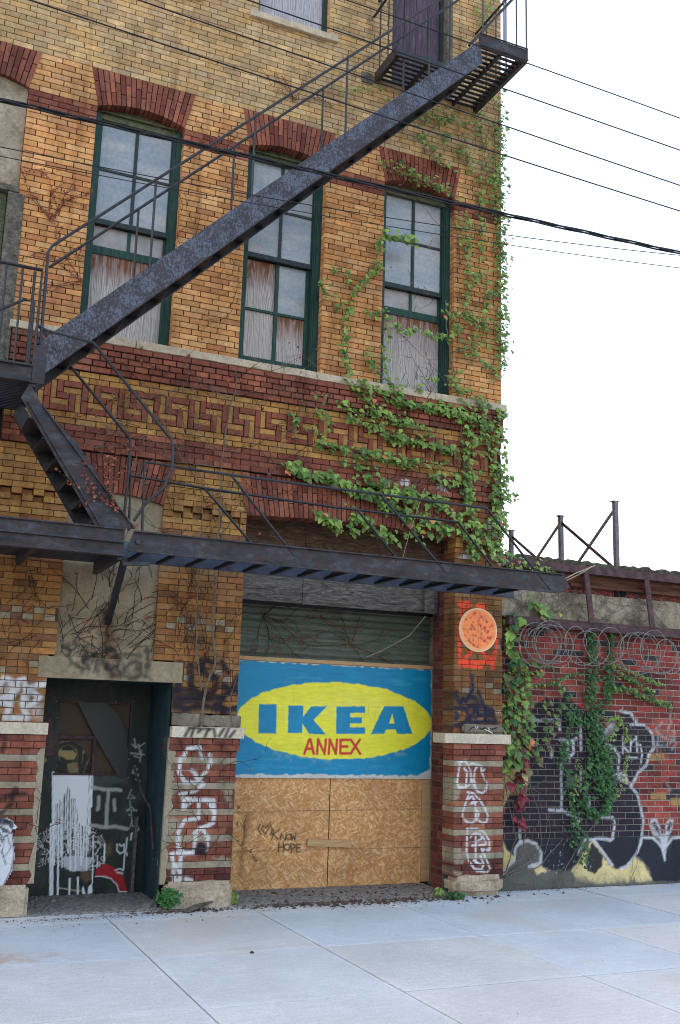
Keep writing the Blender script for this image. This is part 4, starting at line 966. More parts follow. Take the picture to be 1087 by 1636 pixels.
# ================================================================== LOW WALL ON THE RIGHT
YW = .15
LW = thing('graffiti_wall', 'low red brick wall with black and cream graffiti, cement band and tarred top', 'wall', (8.3, .2, 0))
kW = K(790, 1100, 3.66, YW)
CRM = (.70, .55, .26); BK2 = (.018, .021, .032); WT2 = (.55, .56, .58)
wl = [FL(kW([(50, 465), (200, 465), (205, 490), (180, 660), (100, 600), (55, 690)]), CRM, .95, .01, .03), FL(kW([(165, 375), (210, 380), (212, 415), (170, 410)]), CRM, .9, .01, .03),
      FL(kW([(50, 880), (75, 930), (120, 1000), (80, 1050), (50, 1090)]), CRM, .95, .01, .02), FL(kW([(60, 1100), (100, 1040), (210, 1000), (280, 1035), (330, 1060), (440, 1060), (450, 1150), (60, 1160)]), (.13, .125, .11), .8, .03, .08),
      FL(kW([(450, 1065), (515, 970), (575, 880), (700, 1040), (760, 1045), (820, 985), (880, 1040), (925, 1125), (520, 1140), (470, 1120)]), CRM, .97, .012, .04),
      FL(kW([(430, 1100), (560, 1110), (760, 1110), (900, 1120), (900, 1180), (430, 1180)]), (.17, .16, .14), .7, .05, .1), FL(kW([(215, 1025), (275, 1035), (305, 1070), (245, 1085)]), CRM, .95, .01, .02),
      FL(kW([(905, 385), (995, 380), (995, 420), (905, 425)]), (.42, .25, .09), .85, .006), FL(kW([(915, 610), (1005, 608), (1005, 650), (915, 648)]), (.42, .25, .09), .85, .006), FL(kW([(1030, 640), (1110, 640), (1110, 690), (1030, 680)]), (.42, .25, .09), .85, .006),
      FL(kW([(165, 190), (265, 80), (300, 55), (420, 65), (480, 90), (600, 165), (640, 200), (640, 330), (700, 330), (735, 400), (720, 480), (690, 500), (740, 545), (790, 565), (850, 650), (870, 760), (862, 860), (820, 960), (765, 1035), (700, 1052), (640, 1000), (580, 885), (530, 900), (450, 1060), (330, 1060), (280, 1040), (272, 960), (240, 900), (190, 888), (140, 915), (125, 1000), (60, 930), (48, 870), (48, 720), (100, 665), (175, 690), (205, 480), (200, 380), (150, 330)]), BK2, .93, .010, .04),
      FL(kW([(570, 900), (520, 1000), (540, 1065), (580, 1083), (625, 1040), (632, 980)]), BK2, .97, .01, .02),
      FL(kW([(650, 330), (635, 260), (680, 215), (725, 240), (720, 180), (745, 140), (795, 140), (830, 195), (885, 215), (925, 280), (930, 350), (900, 400), (890, 450), (850, 490), (830, 515), (795, 570), (775, 500), (720, 485), (735, 400), (700, 340)]), BK2, .95, .012, .03),
      FL(kW([(860, 868), (930, 878), (980, 940), (997, 1000), (1015, 900), (1050, 868), (1110, 868), (1160, 900), (1185, 980), (1180, 1125), (925, 1125), (900, 1050), (850, 995), (825, 985)]), BK2, .95, .012, .03),
      FL(kW([(960, 850), (1015, 850), (1005, 920), (992, 1005), (975, 930)]), WT2, .9, .01), FL(kW([(905, 800), (920, 755), (950, 765), (975, 820), (975, 880), (930, 860)]), WT2, .85, .01), FL(kW([(1000, 860), (1000, 790), (1025, 760), (1050, 770), (1040, 830), (1015, 870)]), WT2, .85, .01),
      FL(kW([(920, 790), (940, 775), (962, 820), (968, 860)]), BK2, .9, .01), FL(kW([(1008, 820), (1028, 775), (1042, 790), (1022, 840)]), BK2, .9, .01),
      FL(kW([(690, 500), (725, 488), (770, 488), (785, 560), (740, 545), (690, 525)]), WT2, .85, .012, .03), FL(kW([(660, 215), (700, 180), (725, 230), (690, 250), (655, 300), (640, 270)]), WT2, .6, .02, .03)]
wl += sc(kW, [[(175, 186), (380, 186), (382, 240)], [(385, 300), (405, 296), (432, 320), (425, 370), (442, 402), (462, 380), (462, 320), (445, 305), (480, 290)], [(605, 150), (606, 230)], [(505, 200), (507, 290)], [(507, 480), (505, 600)], [(392, 440), (394, 700)], [(320, 710), (400, 715), (440, 735), (500, 775)],
    [(655, 325), (700, 345), (732, 400), (725, 475)], [(630, 300), (650, 250), (700, 200), (725, 238)], [(800, 215), (830, 205)], [(740, 132), (800, 145), (832, 210), (882, 215), (926, 270), (932, 350), (902, 390), (890, 450), (842, 492), (830, 520), (797, 570), (835, 620), (858, 700), (872, 780), (862, 870), (830, 960), (772, 1038), (735, 1052)],
    [(685, 1032), (580, 885), (590, 875), (660, 880), (675, 890), (690, 870), (706, 800), (692, 755), (630, 755)], [(580, 885), (530, 880), (490, 960)], [(150, 780), (150, 890), (122, 930), (112, 1010), (50, 1078)], [(150, 905), (190, 888), (240, 908), (272, 960), (266, 1020), (200, 1040)],
    [(866, 865), (930, 875), (978, 930), (992, 1000)], [(1000, 920), (1040, 872), (1090, 868)], [(330, 350), (335, 400)], [(180, 480), (200, 480)], [(555, 640), (552, 700)], [(505, 310), (507, 360)]], .036, WT2, .82, .007, .012)
wl += sc(kW, [[(752, 280), (752, 378)], [(775, 285), (752, 332), (787, 372)], [(800, 300), (798, 370)], [(798, 318), (822, 300)], [(830, 278), (836, 372)], [(835, 328), (855, 330), (864, 380), (858, 432)], [(778, 406), (832, 406)]], .026, WT2, .85, .006, .004)
wl += sc(kW, [[(1030, 140), (1032, 200), (1020, 240)], [(950, 240), (990, 290), (1050, 300)], [(940, 330), (1000, 340), (1060, 290)], [(1050, 250), (1060, 320), (1040, 360)], [(960, 280), (950, 380)], [(980, 200), (950, 230)], [(1010, 560), (1030, 600)], [(440, 425), (442, 432)], [(430, 490), (440, 520), (432, 540), (470, 540)]], .03, WT2, .38, .014, .02)
for _ in range(46):
    x = rnd.uniform(270, 560); y = rnd.uniform(900, 1080); wl.append(S(kW([(x, y), (x+1, y+1)]), rnd.uniform(.006, .016), WT2, .7, .004))
LBR = [(.28, .047, .040), (.33, .056, .045), (.24, .045, .038), (.36, .080, .058), (.16, .035, .032), (.30, .052, .042), (.045, .038, .045), (.23, .05, .04)]
mb, mm = MB(), MB(); cw_ = .0685; z = .53; r = 0
RC = [(6.2, 9.6, .0, 2.4)]
MW = (.37, .335, .29)
while z < 2.99:
    lay(mb, MB(), 6.20, 11.5, z, cw_, YW, LBR, (r % 2)*.108, L=.222, j=.0135, rects=RC)
    z += cw_; r += 1
z = 3.335
while z < 3.50:
    lay(mb, MB(), 6.315, 11.5, z, .0635, YW+.01, LBR, (r % 2)*.108, L=.216, j=.012, yjit=.006); z += .0635; r += 1
o = obj('brickwork', mb, 'low_brick', LW, layers=wl)
mb = MB(); mb.grid(6.2, 9.6, .5, 3.0, YW+.0075, .016, MW); mb.grid(9.6, 11.5, .5, 3.0, YW+.0075, .3, MW); mb.box(6.2, 11.5, YW+.02, .45, 3.0, 3.56, (.12, .08, .06)); wlm = [(L[:4]+(L[4]*.5,)+L[5:]) if L[0] in 'SF' else L for L in wl]; obj('mortar', mb, 'mortar', o, layers=wlm)
mb = MB(); mb.grid(6.2, 9.6, -.02, .53, YW-.012, .013, (.13, .12, .105)); mb.grid(9.6, 11.5, -.02, .53, YW-.012, .3, (.13, .12, .105)); mb.quad((6.2, YW-.012, .53), (11.5, YW-.012, .53), (11.5, YW+.1, .53), (6.2, YW+.1, .53), (.06, .06, .06)); mb.box(6.2, 11.5, YW+.03, .45, -.1, 3.0, (.1, .1, .1))
obj('cement_skirting', mb, 'mortar', LW, layers=wl)
stone('cement_band', (6.315, 11.5, YW-.015, YW+.1, 2.995, 3.335), 'stucco_light', LW, k=.008, bev=.006, step=.05)
mb = MB(); mb.box(8.02, 8.20, YW-.004, YW+.08, 3.33, 3.46); obj('vent_hole', mb, 'dark_inside', LW)
stone('tarred_edge', (6.315, 11.5, .08, .75, 3.655, 3.715), 'tar', LW, k=.018, bev=.01, step=.07)
mb = MB(); mb.box(6.316, 11.5, .455, 9, -.1, 3.65); mb.box(6.316, 11.5, .20, .452, 3.563, 3.652); obj('shed_body', mb, 'tar', LW)
# rusty steel frame of a former awning
FR = thing('rusty_awning_frame', 'rusty steel frame of a former awning with planks along the top of the low wall', 'frame', (8.3, .1, 2.9))
mb = MB(); mb.bar((6.35, .03, 3.60), (11.5, .03, 3.60), .10, .095); o = obj('top_beam', mb, 'rust_steel', FR)
mb = MB(); mb.bar((6.4, .03, 2.93), (11.5, .03, 2.91), .08, .095); mb.bar((6.4, .07, 2.985), (11.5, .07, 2.965), .16, .012); o = obj('bottom_beam', mb, 'rust_steel', FR)
for x in (7.48, 8.38, 9.3, 10.3):
    mb = MB(); mb.bar((x, -.005, 3.555), (x+.055, -.02, 2.97), .07, .02, up=(0, 1, 0)); mb.bar((x+.03, .02, 3.555), (x+.085, .01, 2.97), .012, .05, up=(0, 1, 0)); obj('strut', mb, 'rust_steel', FR)
mb = MB(); mb.box(7.0, 11.5, .09, .13, 3.44, 3.55); mb.box(7.3, 11.5, .05, .088, 3.40, 3.435); obj('plank', mb, 'rust_plank', FR)
# steel sign frame standing on the low roof
RFm = thing('roof_frame', 'row of grey steel uprights with crossed braces standing on the low roof', 'frame', (7.4, 1.0, 3.65))
zt = 4.62; tops = [PZ(817, 848, zt), PZ(896, 825, zt), PZ(983, 802, zt)]
d_ = np.array(tops[2])-np.array(tops[1]); tops.append(tuple(np.array(tops[2])+d_))
tops = tops[:3]
for t_ in tops:
    mb = MB(); mb.bar((t_[0], t_[1], 3.6), (t_[0], t_[1], zt), .055, .055, up=(0, 1, 0)); mb.box(t_[0]-.05, t_[0]+.05, t_[1]-.03, t_[1]+.05, zt, zt+.012); obj('upright', mb, 'metal_post', RFm)
for i in range(2):
    a, b = tops[i], tops[i+1]
    mb = MB(); mb.bar((a[0], a[1]+.03, zt-.06), (b[0], b[1]+.03, 3.75), .02, .035); obj('brace', mb, 'rust_steel', RFm)
    mb = MB(); mb.bar((a[0], a[1]+.05, 3.6), (b[0], b[1]+.05, zt-.12), .02, .035); obj('brace', mb, 'metal_post', RFm)
a = tops[0]; mb = MB(); mb.bar((a[0], a[1]+.05, zt-.3), (a[0]-.9, a[1]-.2, 3.6), .02, .03); obj('brace', mb, 'rust_steel', RFm)
# razor wire coils hanging below the beam
def coil(lab, cx, cy, rr, n, step, seed, y=-.06):
    q = random.Random(seed); mb = MB(); pts = []
    p0 = P(cx, cy, y)
    for i in range(n*22):
        a = 2*math.pi*i/22; k = i/22
        r_ = rr*(1+.10*math.sin(a*.37+seed)+.05*math.sin(a*1.7))
        pts.append((p0[0]+step*k+r_*math.cos(a), y+.05*math.sin(a*.5+seed)+.02*math.cos(a*1.3), p0[2]+r_*math.sin(a)*.95-.03*math.sin(k*1.3)))
    mb.tube(pts, .0050, n=5)
    for i in range(3, len(pts), 3):
        p = Vector(pts[i]); t = (Vector(pts[i])-Vector(pts[i-1])).normalized(); u_ = Vector((q.uniform(-1, 1), q.uniform(-1, 1), q.uniform(-1, 1))).normalized()
        mb.bar(p-t*.014, p+t*.014, .016, .002, up=u_)
    o = obj('razor_wire', mb, 'razor'); tag(o, lab, 'razor wire', 'razor wire under the rusty beam')
coil('tight coil of razor wire hanging under the rusty beam near the building corner', 857, 1028, .235, 6, .045, 1)
coil('loose sparse razor wire loops between the two full coils', 915, 1030, .22, 4, .16, 2)
coil('wide razor wire coil under the rusty beam at the right edge', 1003, 1040, .24, 7, .09, 3)

# ================================================================== PIZZA BOARD, PASTE-UP, LOOSE SLAB
PZC = P(764.7, 1006.5, -.03); pr = .243
TOM = (.80, .19, .055)
def pz_layers():
    L = [FL([(PZC[0]+pr*.97*math.cos(t*math.pi/24), PZC[2]+pr*.97*math.sin(t*math.pi/24)) for t in range(48)], (.95, .42, .17), 1, .004),
         FL([(PZC[0]+.012+pr*.86*math.cos(t*math.pi/24), PZC[2]+.01+pr*.86*math.sin(t*math.pi/24)) for t in range(48)], (.98, .27, .075), 1, .006, .02)]
    for a in (3.15, 4.1, 4.72, 5.4, .05, 1.45): L.append(S([(PZC[0], PZC[2]), (PZC[0]+pr*.82*math.cos(a), PZC[2]+pr*.82*math.sin(a))], .006, (.45, .10, .05), .6, .003, .008))
    q = random.Random(4)
    for i in range(48):
        a = q.uniform(0, 6.28); d = pr*.8*math.sqrt(q.random()); x, z = PZC[0]+d*math.cos(a), PZC[2]+d*math.sin(a); w = q.uniform(.010, .018)
        L.append(FL([(x+w*math.cos(t), z+w*math.sin(t)) for t in (0, 1, 2, 3, 4, 5)], (.45, .025, .03), .9, .004))
    for i in range(22):
        a = q.uniform(0, 6.28); d = pr*.8*math.sqrt(q.random()); x, z = PZC[0]+d*math.cos(a), PZC[2]+d*math.sin(a)
        L.append(S([(x, z), (x+q.uniform(-.02, .02), z+q.uniform(-.02, .02))], .008, (.90, .55, .22), .7, .005))
    for i in range(8):
        x, z = PZC[0]+.03+.012*i, PZC[2]+.17-.010*i+q.uniform(-.01, .01); L.append(S([(x, z), (x+.012, z+q.uniform(-.015, .015))], .005, (.12, .04, .02), .8, .003))
    return L
mb = MB(); N = 64; n0 = 0; rings_ = 30
mb.v.append((PZC[0], PZC[1], PZC[2])); mb.c.append((.8, .7, .5))
for k in range(1, rings_+1):
    for t in range(N):
        rr = pr*k/rings_; mb.v.append((PZC[0]+rr*math.cos(2*math.pi*t/N), PZC[1], PZC[2]+rr*math.sin(2*math.pi*t/N))); mb.c.append((.82, .66, .48))
for t in range(N): mb.f.append((0, 1+t, 1+(t+1) % N))
for k in range(rings_-1):
    for t in range(N):
        a = 1+k*N+t; b = 1+k*N+(t+1) % N; mb.f.append((a, a+N, b+N, b))
bse = 1+(rings_-1)*N; m0 = len(mb.v)
for t in range(N): v = mb.v[bse+t]; mb.v.append((v[0], v[1]+.022, v[2])); mb.c.append((.82, .72, .6))
for t in range(N): mb.f.append((bse+t, m0+t, m0+(t+1) % N, bse+(t+1) % N))
pzo = obj('pizza_board', mb, 'signpaint', None, layers=pz_layers()); tag(pzo, 'round orange pizza painted on a flat disc, fixed to the right brick pier', 'wall decoration')
block(P(737.7, 1162, -.03)[0], P(805, 1170, -.03)[0], -.072, -.012, 1.664, 1.765, 21, k=.008, name='broken_slab', parent=None, mat='rough_stone', cut=.01)
bs_ = bpy.data.objects['broken_slab']; tag(bs_, 'broken brown stone slab leaning on the cap of the right pier', 'stone slab')
kB = K(690, 940, 6.292, -.075)
mb = MB()
for pts, c_ in (([(380, 1425), (400, 1405), (430, 1392)], NAVY), ([(590, 1412), (640, 1410), (655, 1395)], NAVY), ([(430, 1385), (450, 1410), (460, 1385)], WT), ([(530, 1415), (570, 1435), (610, 1455)], WT), ([(480, 1400), (500, 1420), (530, 1400), (560, 1420)], BLK), ([(565, 1400), (580, 1425)], WT)):
    q = kB(pts); mb.tube([(x, -.0795, z) for x, z in q], .006, n=5, col=c_)
mk = obj('paint_mark', mb, 'signpaint', bs_)
# pasted paper figure at the left edge
kF = K(0, 1060, 2.588, -.06)
out = kF([(-70, 655), (-20, 635), (30, 638), (58, 652), (62, 668), (78, 680), (50, 688), (62, 790), (50, 860), (20, 910), (0, 945), (-60, 960), (-90, 800)])
def face(x, z):
    n = noise2(x*30, z*22, 6)*3; s = np.sin((x*.8+z)*70+n*2.2); w = (s > -.25).astype(float)*.5+.06
    return np.stack([w, w, w*1.03], 1), np.full(x.shape, .9)
fl_ = [FX(kF([(-90, 640), (50, 640), (55, 700), (20, 720), (-20, 800), (-90, 840)]), face), FL(kF([(-90, 640), (-20, 632), (30, 638), (62, 655), (60, 672), (0, 668), (-60, 675)]), BLK, .85, .01, .02),
       S(kF([(50, 690), (60, 790), (45, 860), (5, 935)]), .012, BLK, .8, .005), S(kF([(0, 700), (20, 730), (10, 780), (25, 830)]), .012, BLK, .8, .005, .02), S(kF([(30, 700), (45, 760), (20, 800)]), .01, BLK, .7, .005, .02)]
mb = MB(); xs_ = [p[0] for p in out]; zs_ = [p[1] for p in out]
cell = .011; nx = int((max(xs_)-min(xs_))/cell); nz = int((max(zs_)-min(zs_))/cell)
gx = np.array([min(xs_)+cell*i for i in range(nx+1)]); gz = np.array([min(zs_)+cell*j for j in range(nz+1)])
GX, GZ = np.meshgrid(gx+cell/2, gz+cell/2); INS = inside(GX.ravel(), GZ.ravel(), out).reshape(GX.shape); idm = {}
def vid(i, j, y):
    if (i, j, y) not in idm: idm[(i, j, y)] = len(mb.v); mb.v.append((gx[i], y, gz[j])); mb.c.append((.58, .58, .62))
    return idm[(i, j, y)]
for j in range(nz):
    for i in range(nx):
        if INS[j, i]:
            mb.f.append((vid(i, j, -.060), vid(i+1, j, -.060), vid(i+1, j+1, -.060), vid(i, j+1, -.060)))
            for (di, dj, a, b) in ((0, -1, (i, j), (i+1, j)), (1, 0, (i+1, j), (i+1, j+1)), (0, 1, (i+1, j+1), (i, j+1)), (-1, 0, (i, j+1), (i, j))):
                ii, jj = i+di, j+dj
                if not (0 <= ii < nx and 0 <= jj < nz and INS[jj, ii]): mb.f.append((vid(*b, -.060), vid(*a, -.060), vid(*a, -.0525), vid(*b, -.0525)))
o = obj('pasted_figure', mb, 'paper', None, layers=fl_); tag(o, 'black and white paper figure in a cap pasted on the striped left pier', 'paste-up')

# ================================================================== FIRE ESCAPE
YO, YI = -1.13, -.55
FE = thing('fire_escape', 'dark rusty iron fire escape with stairs, landings and a raised drop stair across the facade', 'fire escape', (3.3, -.6, 3.1))
def bars(name, lst, mat, parent):
    mb = MB()
    for a, b, w, h in lst: mb.bar(a, b, w, h)
    return obj(name, mb, mat, parent)
def rod(name, pts, r, parent, mat='iron_dark', n=7):
    mb = MB(); mb.tube(pts, r, n=n); return obj(name, mb, mat, parent)
def oi(px, py, y=YO): return P(px, py, y)
# top landing
mb = MB(); mb.box(5.30, 5.93, YO-.015, YO+.02, 9.175, 9.305); mb.box(5.30, 5.93, YO-.03, YO+.04, 9.165, 9.175); mb.box(5.30, 5.93, YO-.03, YO-.0155, 9.306, 9.315)
tl = obj('top_landing', mb, 'iron_rusty', FE)
for dims in ((5.90, 5.945, YO+.021, 0, 9.165, 9.30), (4.545, 4.59, YI, 0, 9.165, 9.30), (4.545, 5.33, YI-.03, YI, 9.17, 9.26), (5.315, 5.345, YO+.021, YI-.031, 9.17, 9.24), (5.60, 5.625, YO+.021, 0, 9.175, 9.225), (4.95, 4.98, YI, 0, 9.175, 9.225)):
    mb = MB(); mb.box(*dims); obj('bearer', mb, 'iron_dark', tl)
for i in range(14):
    y = YO+.06+i*.079
    if y > -.03: break
    mb = MB(); xa = 5.346 if y < YI else 4.591
    mb.box(xa, 5.899, y, y+.038, 9.2255, 9.236); obj('slat', mb, 'iron_dark', tl)
for x, y in ((5.92, YO), (5.92, YO+.2), (5.92, YO+.42), (5.92, YO+.64), (5.92, YO+.86), (5.34, YO), (5.62, YO)):
    rod('baluster', [(x, y, 9.30), (x, y, 10.25)], .009, tl)
rod('top_rail', [(5.34, YO, 10.26), (5.92, YO, 10.26), (5.92, -.02, 10.26)], .016, tl)
for x, y in ((4.57, YI), (4.72, YI), (4.57, -.3), (4.57, -.08), (5.0, YI), (5.25, YI)): rod('baluster', [(x, y, 9.27), (x, y, 10.25)], .009, tl)
rod('top_rail', [(5.25, YI, 10.26), (4.57, YI, 10.26), (4.57, -.02, 10.26)], .016, tl)
rod('brace', [oi(750, 73, -.6), oi(835, -18, -.6)], .018, tl)
rod('wall_bracket', [oi(598, 27, -.03), oi(622, -8, -.6)], .016, tl)
# upper stair
def stringer(pts, y, t=.012, fl=.045, mat='iron_flaky', parent=FE, name='stringer', side=-1):
    """channel stringer: web polygon with small flanges on its two long edges (pts = bl, br, tr, tl)"""
    mb = MB(); mb.prism(pts, y-t/2, y+t/2)
    bl, br, tr, tl_ = pts
    yf = y+side*fl/2
    mb.bar((bl[0], yf, bl[1]), (br[0], yf, br[1]), fl, .012, up=(0, 0, 1)); mb.bar((tl_[0], yf, tl_[1]), (tr[0], yf, tr[1]), fl, .012, up=(0, 0, 1))
    return obj(name, mb, mat, parent)
us = [(.965, 4.60), (5.33, 8.975), (5.33, 9.235), (.915, 4.84)]
us = [(.965, 4.60), (5.335, 8.975), (5.30, 9.225), (.905, 4.87)]
st = stringer(us, YO, fl=.03, name='upper_stair', side=1)
s2 = stringer([(p[0], p[1]) for p in us], YI, fl=.04, mat='iron_dark', parent=st, name='inner_stringer', side=-1)
for i in range(21):
    f = (i+.7)/21.3; x = .97+f*4.33; z = 4.72+f*4.33
    mb = MB(); mb.box(x-.10, x+.11, YO+.008, YI-.008, z, z+.012); mb.box(x-.10, x-.09, YO+.008, YI-.008, z-.03, z-.001); obj('tread', mb, 'iron_dark', st)
def zst(x): return 4.87+(x-.905)*(9.225-4.87)/(5.30-.905)
hr = MB(); o0 = oi(65, 551); o1 = oi(78.6, 396); o2 = oi(250, 284); o3 = oi(409, 182); o4 = oi(556, 90); o5 = oi(687, 9); sl2 = (o5[2]-o1[2])/(o5[0]-o1[0])
e = (5.6, YO, o1[2]+(5.6-o1[0])*sl2)
hr.tube([o0, (o1[0]-.004, YO, o1[2]-.04), (o1[0]+.03, YO, o1[2]+.03), e], .014, n=7)
h1 = obj('handrail', hr, 'iron_dark', st)
for px, py in ((250, 284), (409, 182), (556, 90), (687, 9)):
    q = oi(px, py); rod('rail_post', [(q[0], YO, q[2]), (q[0], YO, zst(q[0])-.06)], .012, h1)
i1 = oi(79, 427, YI); i2 = oi(517, 141, YI); s3 = (i2[2]-i1[2])/(i2[0]-i1[0])
rod('handrail', [(i1[0], YI, i1[2]), (5.5, YI, i1[2]+(5.5-i1[0])*s3)], .014, st)
for px, py in ((222, 332), (375, 234), (517, 141), (646, 60)):
    q = oi(px, py, YI); rod('rail_post', [(q[0], YI, i1[2]+(q[0]-i1[0])*s3), (q[0], YI, zst(q[0])-.08)], .012, st)
# bolts along the stringer foot
mb = MB()
for px, py in ((75, 555), (82, 563), (88, 556)):
    q = oi(px, py); mb.tube([(q[0], YO-.02, q[2]), (q[0], YO-.006, q[2])], .014, n=8)
mb.box(.87, .975, YO-.022, YO-.007, 4.50, 4.83); obj('foot_plate', mb, 'iron_rusty', st)
# middle landing at the left
mb = MB(); mb.box(-.7, .865, YO-.015, YO+.015, 4.50, 4.655); mb.box(-.7, .865, YO-.045, YO-.0155, 4.64, 4.654); mb.box(-.7, .865, YO-.045, YO-.0155, 4.50, 4.512)
ml = obj('middle_landing', mb, 'iron_rusty', FE)
for dims in ((.866, .91, YO, -.02, 4.47, 4.60), (.2, .235, YO+.016, 0, 4.50, 4.56), (-.5, -.465, YO+.016, 0, 4.50, 4.56)):
    mb = MB(); mb.box(*dims); obj('bearer', mb, 'iron_dark', ml)
for i in range(22):
    y = YO+.03+i*.05; mb = MB(); mb.box(-.7, .865, y, y+.024, 4.561, 4.573); obj('slat', mb, 'iron_dark', ml)
rod('top_rail', [(-.6, YO, oi(0, 418)[2]), oi(68, 431), (oi(68, 431)[0], YO, 4.66)], .016, ml)
q = oi(56, 440); rod('rail_post', [(q[0], YO, 4.6), (q[0], YO, oi(56, 434)[2])], .013, ml)
for t_, b_ in (((37, 428), (21, 577)), ((11, 423), (2, 520)),):
    a = oi(*t_); rod('rail_post', [a, (a[0], YO, 4.65)], .010, ml)
q = oi(50, 484); rod('lower_rail', [(.35, YO+.1, oi(0, 497)[2]-.1), oi(2, 494), oi(38, 479), oi(55, 482), (oi(55, 482)[0], YO, 4.66)], .013, ml)
# lower stair, middle landing down to the balcony
lsO = [(.80, 4.36), (1.50, 3.335), (1.84, 3.335), (1.30, 4.02), (.985, 4.31), (.86, 4.50)]
mb = MB(); mb.prism(lsO, YO-.006, YO+.006); mb.bar((.86, YO-.02, 4.33), (1.545, YO-.02, 3.335), .03, .012); mb.bar((.985, YO-.02, 4.31), (1.84, YO-.02, 3.335), .03, .012)
ls = obj('lower_stair', mb, 'iron_rusty', FE)
mb = MB(); mb.prism(lsO, YI-.006, YI+.006); mb.bar((.85, YI+.02, 4.30), (1.50, YI+.02, 3.335), .035, .012); obj('inner_stringer', mb, 'iron_dark', ls)
for i in range(6):
    f = (i+.5)/6; x = .93+f*.76; z = 4.28-f*.98
    mb = MB(); mb.box(x-.12, x+.11, YO+.007, YI-.007, z, z+.012); mb.box(x+.10, x+.11, YO+.007, YI-.007, z-.04, z-.001); obj('tread', mb, 'iron_dark', ls)
rod('handrail', [oi(60, 519), oi(74, 528), oi(150, 548), oi(273, 701), oi(277, 712), oi(276, 745), oi(262, 780), oi(232, 805), oi(214, 832)], .014, ls)
rod('handrail', [oi(62, 520, YI), oi(107, 578, YI), oi(205, 697, YI), oi(209, 706, YI), oi(206, 750, YI), oi(195, 858, YI)], .014, ls)
# balcony beam
mb = MB(); mb.box(-.9, 1.755, YO-.02, YO+.01, 3.085, 3.327); mb.box(-.9, 1.755, YO-.05, YO-.0205, 3.20, 3.215); mb.box(-.9, 1.755, YO-.045, YO-.0205, 3.314, 3.327); mb.box(-.9, 1.755, YO-.07, YO-.0205, 3.085, 3.097)
bal = obj('balcony', mb, 'iron_rusty', FE)
mb = MB(); mb.box(1.71, 1.755, YO+.011, -.01, 3.06, 3.20); obj('bearer', mb, 'iron_dark', bal)
for x in (1.0, .2, -.6): mb = MB(); mb.box(x, x+.04, YO+.011, -.01, 3.09, 3.17); obj('bearer', mb, 'iron_dark', bal)
for i in range(16):
    y = YO+.03+i*.068; mb = MB(); mb.box(-.9, 1.709, y, y+.05, 3.171, 3.183); obj('slat', mb, 'iron_dark', bal)
q0 = P(199, 895, YO+.05); q1 = P(176, 992, -.05)
mb = MB(); mb.bar((q0[0], YO+.05, 3.06), (q1[0], .04, q1[2]), .055, .06); mb.bar((q0[0]-.02, YO+.04, 3.03), (q0[0]+.22, YO+.04, 3.05), .03, .03); obj('support_strut', mb, 'iron_dark', bal)
# raised drop stair lying level
mb = MB(); mb.prism([(1.78, 3.14), (6.26, 3.115), (6.41, 3.19), (6.32, 3.318), (1.84, 3.318)], YO-.006, YO+.006); mb.bar((1.80, YO-.02, 3.14), (6.26, YO-.02, 3.118), .03, .012); mb.bar((1.84, YO-.02, 3.314), (6.32, YO-.02, 3.314), .03, .012)
dstair = obj('drop_stair', mb, 'iron_rusty', FE)
mb = MB(); mb.prism([(1.84, 3.14), (6.10, 3.118), (6.10, 3.318), (1.84, 3.318)], YI-.006, YI+.006); mb.bar((1.84, YI+.02, 3.14), (6.10, YI+.02, 3.118), .03, .012); obj('inner_stringer', mb, 'iron_skylit', dstair)
for i in range(15):
    x = 2.0+i*.281
    mb = MB(); dx, dz = .085, .085
    mb.bar((x-dx+.02, (YO+YI)/2, 3.155), (x+dx+.04, (YO+YI)/2, 3.155+.14), YI-YO-.016, .012, up=(-.6, 0, .8)); mb.box(x-dx-.012, x-dx+.022, YO+.008, YI-.008, 3.128, 3.150)
    obj('tread', mb, 'iron_shaded', dstair)
for pts in ([oi(227, 865), oi(231, 738), oi(370, 759), oi(778, 812), oi(879, 942)], [oi(370, 759), oi(470, 888)], [oi(610, 792), oi(712, 914)]): rod('handrail', pts, .013, dstair)
for pts in ([oi(206, 848, YI), oi(209, 760, YI), oi(327, 780, YI), oi(540, 811, YI), oi(732, 834, YI), oi(792, 912, YI)], [oi(327, 780, YI), oi(403, 869, YI)], [oi(570, 813, YI), oi(637, 896, YI)]): rod('handrail', pts, .013, dstair)
mb = MB(); q = oi(220, 866); mb.tube([(q[0], YO-.03, q[2]), (q[0], YO, q[2])], .022, n=10); obj('pivot_bolt', mb, 'iron_dark', dstair)

# ================================================================== OVERHEAD CABLES
def cable(pxs, y, r, lab, strands=1):
    pt = [P(a, b, y) for a, b in pxs]; X = np.array([p[0] for p in pt]); Z = np.array([p[2] for p in pt])
    c_ = np.polyfit(X, Z, min(2, len(X)-1)); xs2 = np.linspace(X[0]-5, X[-1]+6, 150)
    mb = MB()
    for s in range(strands):
        pts = []
        for x in xs2:
            a = x*4+s*2*math.pi/max(1, strands); o_ = .012 if strands > 1 else 0
            pts.append((x, y+o_*math.cos(a), float(np.polyval(c_, x))+o_*math.sin(a)))
        mb.tube(pts, r, n=6)
    o = obj('overhead_cable', mb, 'wire_black'); tag(o, lab, 'cable', 'overhead cables crossing in front of the facade')
cable([(395, 0), (543, 50), (797, 139), (1087, 240)], -2.6, .006, 'thin cable second from the top right, passing just under the top landing')
cable([(220, 0), (543, 109), (797, 199), (1087, 296)], -2.6, .0062, 'thin cable third from the top, crossing the upper end of the iron stair')
cable([(47, 0), (543, 162), (797, 246), (1087, 337)], -2.6, .0065, 'lowest of the four parallel thin cables, starting at the top left corner')
cable([(554, 0), (840, 100), (1087, 189)], -2.6, .0055, 'uppermost thin cable, touching the outer corner of the top landing')
